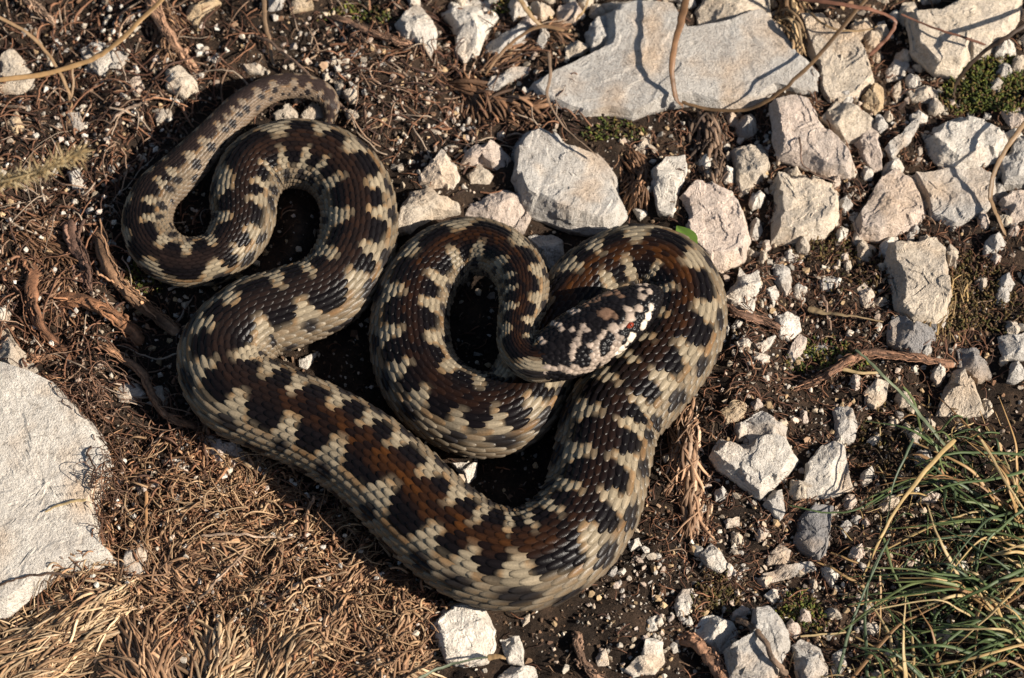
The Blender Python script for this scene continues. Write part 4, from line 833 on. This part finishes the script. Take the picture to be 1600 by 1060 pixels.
stuff('brown_root_litter', 'mat of brown fibrous root litter between the flat boulder and the snake', 'root litter',
 [fibres(1500, BLB, (14, 55), (.45, 1.1), (1, 14), BRL, rf, .5), fibres(900, BLB, (10, 42), (1.1, 2.8), (1, 15), BRL + TN, rf, .4, nside=4, flat=.4),
  fibres(500, [(370,840,210,130,1),(560,960,120,90,1)], (40, 110), (.8, 1.8), (4, 22), TN, rf, .8, K=12),
  fibres(110, [(175,720,34,110,1),(130,640,50,30,.8)], (30, 80), (.6, 1.1), (22, 44), [(.09, .05, .032), (.16, .09, .055)], rf, 1.2, K=12)], M_FIBRE)
# frayed thatch: bundles of dry leaf sheaths, each a thing
def thatch(pts, spread, n, length, width, lift, colours, r, fan=.35, curl=.6):
    P = catmull(np.array(pts, float), 12); W = on_ground(P[:, 0], P[:, 1]); m = len(W); K = 9
    i = r.integers(0, m - 1, n); T = np.gradient(W, axis=0)[i][:, :2]; T /= np.linalg.norm(T, axis=1)[:, None]; Nn = np.stack([-T[:, 1], T[:, 0]], -1)
    off = r.normal(0, spread, n) * S; L = r.uniform(*length, n) * S; a = np.clip(off / (spread * S), -2, 2) * fan + r.normal(0, .26, n)
    x = np.linspace(-.5, .5, K); c_ = np.cumsum(r.normal(0, curl * .2, (n, K)), 1); th = np.arctan2(T[:, 1], T[:, 0])[:, None] + a[:, None] + c_
    stp = np.stack([np.cos(th), np.sin(th)], -1) * (L / K)[:, None, None]; xy = W[i, :2][:, None] + (Nn * off[:, None])[:, None] + np.cumsum(stp, 1) - stp.sum(1, keepdims=True) / 2
    prof = np.exp(-(off / (spread * 1.3 * S)) ** 2) * lift * S
    z = terr(xy[..., 0], xy[..., 1]) + (prof * r.uniform(.15, 1, n))[:, None] * (1 - .8 * (2 * x[None]) ** 2).clip(.1, 1) + .5 * S
    path = np.concatenate([xy, z[..., None]], -1); rad = r.uniform(*width, (n, 1)) * S * (1 - .75 * np.abs(2 * x[None]) ** 3)
    pm = proj(path.reshape(-1, 3)); bad = (~snake_clear(pm[:, 0], pm[:, 1], .44)).reshape(n, K).any(1); path, rad = path[~bad], rad[~bad]; q = len(path)
    tw = r.uniform(-.9, .9, (q, 1)) + np.zeros((q, K))
    Vq, Fq = tubes(path, rad, 5, .35, tw); cc = np.array(colours)[r.integers(0, len(colours), q)] * r.uniform(.4, 1.3, (q, 1)); return Vq, Fq, np.repeat(cc, K * 5, 0)
TAN = [(.42, .29, .165), (.34, .22, .12), (.26, .155, .08), (.48, .345, .21), (.17, .095, .05)]; BRT = [(.28, .16, .085), (.21, .115, .06), (.34, .21, .12), (.13, .07, .038)]
RED = [(.17, .085, .042), (.22, .12, .065), (.11, .058, .03)]
for pts, sp_, n, ln, wd, lf, cs, fan, nm, lab in [
 ([(190,930),(130,965),(60,1010),(-10,1050)],26,420,(50,130),(1.0,2.6),20,TAN,.22,'dry_grass_tussock','blond fanned tussock of dry grass below the large flat boulder'),
 ([(20,1060),(90,1030),(170,985)],20,260,(40,100),(1.0,2.4),16,TAN,.3,'dry_grass_tussock','low blond thatch spreading from the fanned tussock'),
 ([(330,1075),(345,1030),(350,995)],20,170,(50,110),(1.5,4.0),22,TAN,.35,'dry_grass_tussock','broad-bladed dry tussock with a pale bent sheath'),
 ([(240,1070),(225,1030),(215,985)],22,220,(50,110),(1.2,3.4),18,BRT,.3,'dry_grass_tussock','tan tussock between the blond fan and the broad-bladed tussock'),
 ([(430,1060),(450,1020),(490,990)],26,240,(50,110),(1.2,3.2),20,TAN[1:] ,.35,'dry_grass_tussock','straw tussock leaning towards the pale pitted stone'),
 ([(300,930),(250,900),(330,860),(400,870)],34,420,(36,90),(1.0,2.4),18,BRT,.5,'thatch_mat','matted brown thatch above the tan tussocks'),
 ([(520,1000),(545,930),(560,890)],20,220,(40,90),(1.2,3.0),20,BRT,.3,'fibrous_root_stock','shredded brown root stock just under the lowest coil'),
 ([(620,1050),(630,980),(640,930)],26,240,(40,90),(1.0,2.6),18,BRT,.4,'fibrous_root_stock','shredded root stock beside the pale pitted stone'),
 ([(560,1060),(600,1045),(660,1055)],18,150,(40,90),(1.2,3.0),14,TAN[1:],.3,'thatch_mat','strip of tan thatch below the pale pitted stone'),
 ([(1062,640),(1070,700),(1076,760),(1086,820)],11,190,(40,90),(1.2,4.2),22,[(.36, .215, .125), (.28, .165, .095), (.42, .28, .18), (.20, .11, .06)],.05,'fibrous_root_stock','shredded pale brown stem beside the snake\'s thickest part'),
 ([(725,135),(770,165),(840,170)],12,110,(50,100),(2.0,5.0),20,RED,.3,'dead_leaf_sheaf','sheaf of broad brown dead leaves next to the flat grey sliver'),
 ([(770,100),(830,60),(880,50)],18,150,(30,80),(1.0,2.6),14,RED,.5,'dead_leaf_sheaf','matted brown leaf litter under the curled dry stalk'),
 ([(1105,190),(1110,235),(1118,290)],15,120,(30,66),(1.2,3.6),34,[(.12, .075, .047), (.17, .11, .07), (.07, .042, .027)],.12,'dead_leaf_tuft','drooping tuft of dead grey-brown leaves in front of the slab'),
 ([(985,245),(1000,280),(995,320)],11,110,(22,50),(1.0,2.8),22,RED,.15,'dead_leaf_tuft','reddish dead tuft beside the rugged boulder'),
 ([(1225,-10),(1232,30),(1240,75)],11,60,(60,110),(2.2,4.5),60,[(.36, .245, .13), (.27, .17, .085), (.19, .11, .055)],.15,'dry_blade_bundle','upright bundle of straw blades behind the broad grey slab'),
 ([(40,365),(90,420),(60,470)],36,300,(36,80),(.9,1.9),16,RED,.6,'root_mass','matted red-brown root mass above the elbow root'),
 ([(1500,440),(1470,480),(1440,500)],26,220,(30,70),(.9,2.0),16,[(.20, .13, .055), (.14, .09, .04), (.26, .17, .07)],.6,'dead_moss_mat','golden brown dead moss beside the yellow-stained stone'),
 ([(60,598),(110,640),(150,690),(168,740),(150,790),(165,862)],13,210,(18,60),(.5,1.3),52,DR + BRL,.9,'rootlet_fringe','dark rootlets draped over the edge of the large flat boulder'),
 ([(175,872),(130,884),(80,905),(30,938)],12,170,(20,60),(.6,1.8),46,BRL + TAN,.9,'rootlet_fringe','tan fibres draped over the boulder edge above the blond tussock'),
 ([(250,20),(262,60),(270,100)],14,120,(30,70),(.8,2.0),26,BRT,.5,'root_mass','frayed fibres hanging from the pale brown root'),
 ]:
    V, F, C = thatch(pts, sp_, n, ln, wd, lf, cs, rf, fan); place(nm, V, F, M_FIBRE, C, True, label=lab, cat=nm.split('_')[0] + ' ' + nm.split('_')[-1])

rt = np.random.default_rng(57); shred = []
for q in range(26):
    u0, v0 = scatter(1, BLB, rt, 0, .6); a = rt.uniform(0, 6.283); l = rt.uniform(20, 45); e = [(u0[0] - l * math.cos(a), v0[0] - l * math.sin(a)), (u0[0], v0[0] + rt.normal(0, 5)), (u0[0] + l * math.cos(a), v0[0] + l * math.sin(a))]
    shred.append(thatch(e, rt.uniform(6, 15), 60, (18, 60), (1.0, 3.6), rt.uniform(8, 18), [BRT, TAN, BRL][rt.integers(3)], rt, rt.uniform(.1, .6), .5))
stuff('shredded_thatch', 'shredded tan sheaths mixed through the brown root litter', 'litter', shred, M_FIBRE)

# ------------------------------------------------------------------ moss cushions
def moss(u0, v0, ru, rv, n, hgt, cols, r):
    a = r.random(n) * 6.283; b = np.sqrt(r.random(n)) * (1 + .25 * np.sin(3 * a)); u = u0 + ru * b * np.cos(a); v = v0 + rv * b * np.sin(a)
    keep = snake_clear(u, v, .52); u, v, b = u[keep], v[keep], b[keep]; n = len(u)
    P = on_ground(u, v); lump = (.55 + .45 * fbm(P * 130, 2)) * np.clip(1.2 - b, .1, 1) * hgt * S
    K = 4; th = r.random(n) * 6.283; L = r.uniform(4, 9, n) * S; x = np.linspace(0, 1, K)
    base = P + np.stack([0 * lump, 0 * lump, lump * r.uniform(.2, 1, n)], -1)
    path = base[:, None] + np.stack([np.cos(th)[:, None] * L[:, None] * x, np.sin(th)[:, None] * L[:, None] * x, (L * .9)[:, None] * np.sin(x * 1.9)[None]], -1)
    rad = (r.uniform(1.0, 2.2, n) * S)[:, None] * np.array([.5, 1.1, .9, .1])[None]
    Vq, Fq = tubes(path, rad, 4, .35); cc = np.array(cols)[r.integers(0, len(cols), n)] * r.uniform(.6, 1.3, (n, 1)); return Vq, Fq, np.repeat(cc, K * 4, 0)
GM = [(.085, .105, .018), (.13, .135, .02), (.05, .065, .014), (.15, .105, .03), (.10, .06, .025)]; BM = [(.10, .065, .02), (.07, .06, .016), (.13, .08, .03), (.06, .036, .017), (.09, .05, .025)]
for (u0, v0, ru, rv, n, hg, cols, lab) in [(1545,135,70,55,1700,30,GM,'thick green and rusty moss cushion beside the pale boulder'),(1520,470,80,60,800,14,BM,'yellow-brown moss beside the yellow-stained stone'),(1285,385,45,30,220,10,BM,'brownish moss below the square cream block'),
  (1290,560,60,25,450,8,GM,'green moss under the arched brown root'),(960,205,45,18,150,12,GM,'moss at the foot of the broad grey slab'),(1115,930,40,35,320,8,BM,'patch of moss around the white nugget'),(1250,960,40,30,400,10,GM,'small moss cushion beside the small white stone near the grass'),
  (1350,420,60,50,220,8,BM,'thin brown moss between the white stone and the tall cream stone'),(220,440,30,24,160,10,GM,'tuft of moss between the peeling root and the tail loop'),(800,12,26,12,140,10,GM,'green moss between chalky boulder and small cream stone'),
  (560,25,60,14,160,8,GM,'moss under the dark brown twig'),(1400,700,90,60,320,8,BM,'brown moss in the shade behind the grass')]:
    V, F, C = moss(u0, v0, ru, rv, n, hg, cols, rf); place('moss_cushion', V, F, M_MOSS, C, True, label=lab, cat='moss')

# ------------------------------------------------------------------ grass tuft
tuft = obj('grass_tuft', None, label='tuft of green and straw-coloured grass leaning over the white stones', cat='grass', loc=on_ground(np.array(1600.), np.array(920.)))
tuft_o = np.array(tuft.location)
GR = [(.065, .095, .032), (.085, .12, .042), (.055, .08, .036), (.11, .135, .045)]; SW = [(.42, .29, .125), (.35, .215, .09), (.27, .15, .065), (.46, .34, .17)]
def blade(pts, w0, w1, lift, c, seed):
    V, F, C = strand(pts, w0, w1, lift, M_GRASS, c, .25, 6, 7, .2, 1.0, seed)
    obj('blade', mesh('blade', V - tuft_o, F, C, True, M_GRASS), parent=tuft)
BL = [(0,5,[(1035,165),(1000,215),(930,265),(820,312),(720,318),(640,305),(550,285)],[6,24,44,52,52,50,46]),(1,11,[(1290,-10),(1180,110),(1060,260),(960,430),(880,600)],[88,92,84,62,30]),
 (0,7,[(760,1070),(830,820),(930,570),(1000,430)],[10,50,70,70]),(0,7,[(900,1070),(890,750),(915,590),(965,480)],[10,56,70,70]),(0,6,[(970,430),(1010,560),(1080,720),(1100,850)],[70,64,44,20]),
 (1,6,[(900,660),(800,600),(740,565),(675,540)],[16,30,34,34]),(1,8,[(820,1070),(1020,840),(1140,770),(1255,710)],[24,56,62,60]),(1,5,[(600,868),(720,860),(860,848)],[18,22,18]),(1,8,[(1105,1070),(1105,950),(1095,850)],[14,40,50]),
 (0,8,[(1600,780),(1400,800),(1250,900),(1100,1010)],[30,60,60,40]),(1,8,[(1600,620),(1480,740),(1330,880),(1230,960)],[60,80,76,50]),(0,9,[(1600,570),(1450,640),(1330,700),(1250,760)],[60,80,70,50]),(1,7,[(1410,-10),(1500,150),(1560,240),(1620,330)],[90,96,90,70]),
 (0,7,[(1620,130),(1450,170),(1300,190),(1150,230)],[70,90,90,70]),(0,7,[(1620,60),(1400,50),(1250,60),(1110,110)],[70,86,84,60]),(0,6,[(1110,-10),(1060,90),(1010,220),(985,400)],[90,90,84,60]),(1,5,[(960,600),(960,760),(950,900)],[50,40,16]),
 (1,7,[(1620,900),(1400,960),(1240,990),(1120,1000)],[40,60,56,30]),(1,6,[(1620,1020),(1500,980),(1340,1057)],[40,50,30]),(0,6,[(1600,300),(1480,400),(1420,480),(1380,600)],[50,70,66,40]),(1,5,[(740,495),(800,520),(870,548)],[40,40,30])]
for k, (t, w0, pts, lf) in enumerate(BL):
    blade([(1040 + x * .35, 690 + y * .35) for x, y in pts], w0 * .8, 2.5, lf, (GR if t == 0 else SW)[rf.integers(4)], 200 + k)
k = 0
while k < 150:
    bx, by = np.array([(1500,760),(1590,820),(1540,930),(1600,1010),(1480,1060),(1640,900),(1400,1075)])[rf.integers(7)] + rf.normal(0, 16, 2); th = rf.normal(2.75, .55) if rf.random() < .8 else rf.uniform(0, 6.28); L = rf.uniform(70, 260)
    ex, ey = bx + L * math.cos(th), by - L * .8 * math.sin(th) ; k += 1
    if ex < 1290 or ey < 560: continue
    mx, my = (bx + ex) / 2 + rf.normal(0, 12), (by + ey) / 2 - rf.uniform(5, 30); h = rf.uniform(20, 95)
    green = rf.random() < .58
    blade([(bx, by), ((bx + mx) / 2, (by + my) / 2 - 4), (mx, my), (ex, ey)], rf.uniform(4.5, 10), 1.8, [2, h * .7, h, h * rf.uniform(.4, 1.0)], (GR if green else SW)[rf.integers(4)], 400 + k)
stuff('grass_litter', 'short dead straws and stubble under the grass tuft', 'dry grass',
 [fibres(340, [(1520,900,160,190,1),(1500,1040,200,80,1),(1480,720,110,80,.6)], (18, 70), (.6, 1.6), (2, 24), SW + [(.10, .06, .03), (.06, .04, .02)], rf, .4),
  fibres(140, [(1560,860,140,160,1),(1540,1000,140,100,1)], (40, 110), (1.2, 2.2), (6, 40), GR, rf, .25)], M_GRASS)

# ------------------------------------------------------------------ small green leaf, fluffy seed head
lc = unproj(1071, 372, 62 * S); x = np.linspace(-1, 1, 7); y = np.linspace(0, 1, 12); Xl, Yl = np.meshgrid(x, y)
wl = np.sin(np.pi * Yl ** .8) * .30 + .01
loc_ = np.stack([Xl * wl, Yl - .5, .10 * np.abs(Xl) * wl * 3 - .25 * (Yl - .5) ** 2], -1).reshape(-1, 3) * 54 * S
al = R(28); Rz = np.array([[math.cos(al), -math.sin(al), 0], [math.sin(al), math.cos(al), 0], [0, 0, 1]])
g = np.arange(84).reshape(12, 7); Fl = np.stack([g[:-1, :-1], g[:-1, 1:], g[1:, 1:], g[1:, :-1]], -1).reshape(-1, 4)
Vl = loc_ @ Rz.T + lc; Vl = np.vstack([Vl, Vl - [0, 0, .5 * S]]); Fl = np.vstack([Fl, Fl[:, ::-1] + 84])
lf_o = place('green_leaf', Vl, Fl, M_GRASS, np.tile((.12, .20, .03), (168, 1)) * (1 + .15 * np.tile(np.abs(Xl).ravel(), 2))[:, None], True, label='single small fresh green leaf beside the far loop of the snake', cat='leaf')
V, F, C = strand([(1083, 397), (1090, 406), (1096, 416)], 2.5, 3, [56, 34, 2], M_GRASS, (.10, .12, .04), .8, 6, 6)
o = obj('leaf_stalk', mesh('leaf_stalk', V - np.array(lf_o.location), F, C, True, M_GRASS), parent=lf_o)
sp_pts = [(-190, 420), (-130, 340), (-60, 300), (0, 285), (60, 268), (125, 238)]; hs_ = [0, 400, 560, 590, 605, 610]
V, F, C = strand(sp_pts, 4, 2, hs_, M_GRASS, (.36, .26, .13), .8, 6, 10)
so = np.array([V[:, 0].min(), V[:, 1].min(), 0])
seed = obj('grass_seed_head', None, label='fluffy straw-coloured grass seed head hanging over the rootlets', cat='seed head', loc=so)
obj('stem', mesh('stem', V - so, F, C, True, M_GRASS), parent=seed)
n = 520; P = catmull(np.array(sp_pts, float), 20); H = np.interp(np.linspace(0, 1, len(P)), np.linspace(0, 1, 6), hs_); i = rf.integers(48, len(P), n)
b0 = unproj(P[i, 0], P[i, 1], H[i] * S); T = np.array([.9, .25, .05]); dv = T + rf.normal(0, .7, (n, 3)); dv /= np.linalg.norm(dv, axis=1)[:, None]
xx = np.linspace(0, 1, 5); path = b0[:, None] + dv[:, None] * (xx[None, :, None] * rf.uniform(9, 30, (n, 1, 1)) * S); rad = np.array([.6, 1.5, 1.2, .5, .1])[None] * S * rf.uniform(.6, 1.2, (n, 1))
V, F = tubes(path, rad, 4, .6); C = np.repeat(np.array([(.42, .31, .16), (.36, .25, .12), (.48, .38, .22)])[rf.integers(0, 3, n)], 20, 0)
obj('spikelets', mesh('spikelets', V - so, F, C, True, M_GRASS), parent=seed)
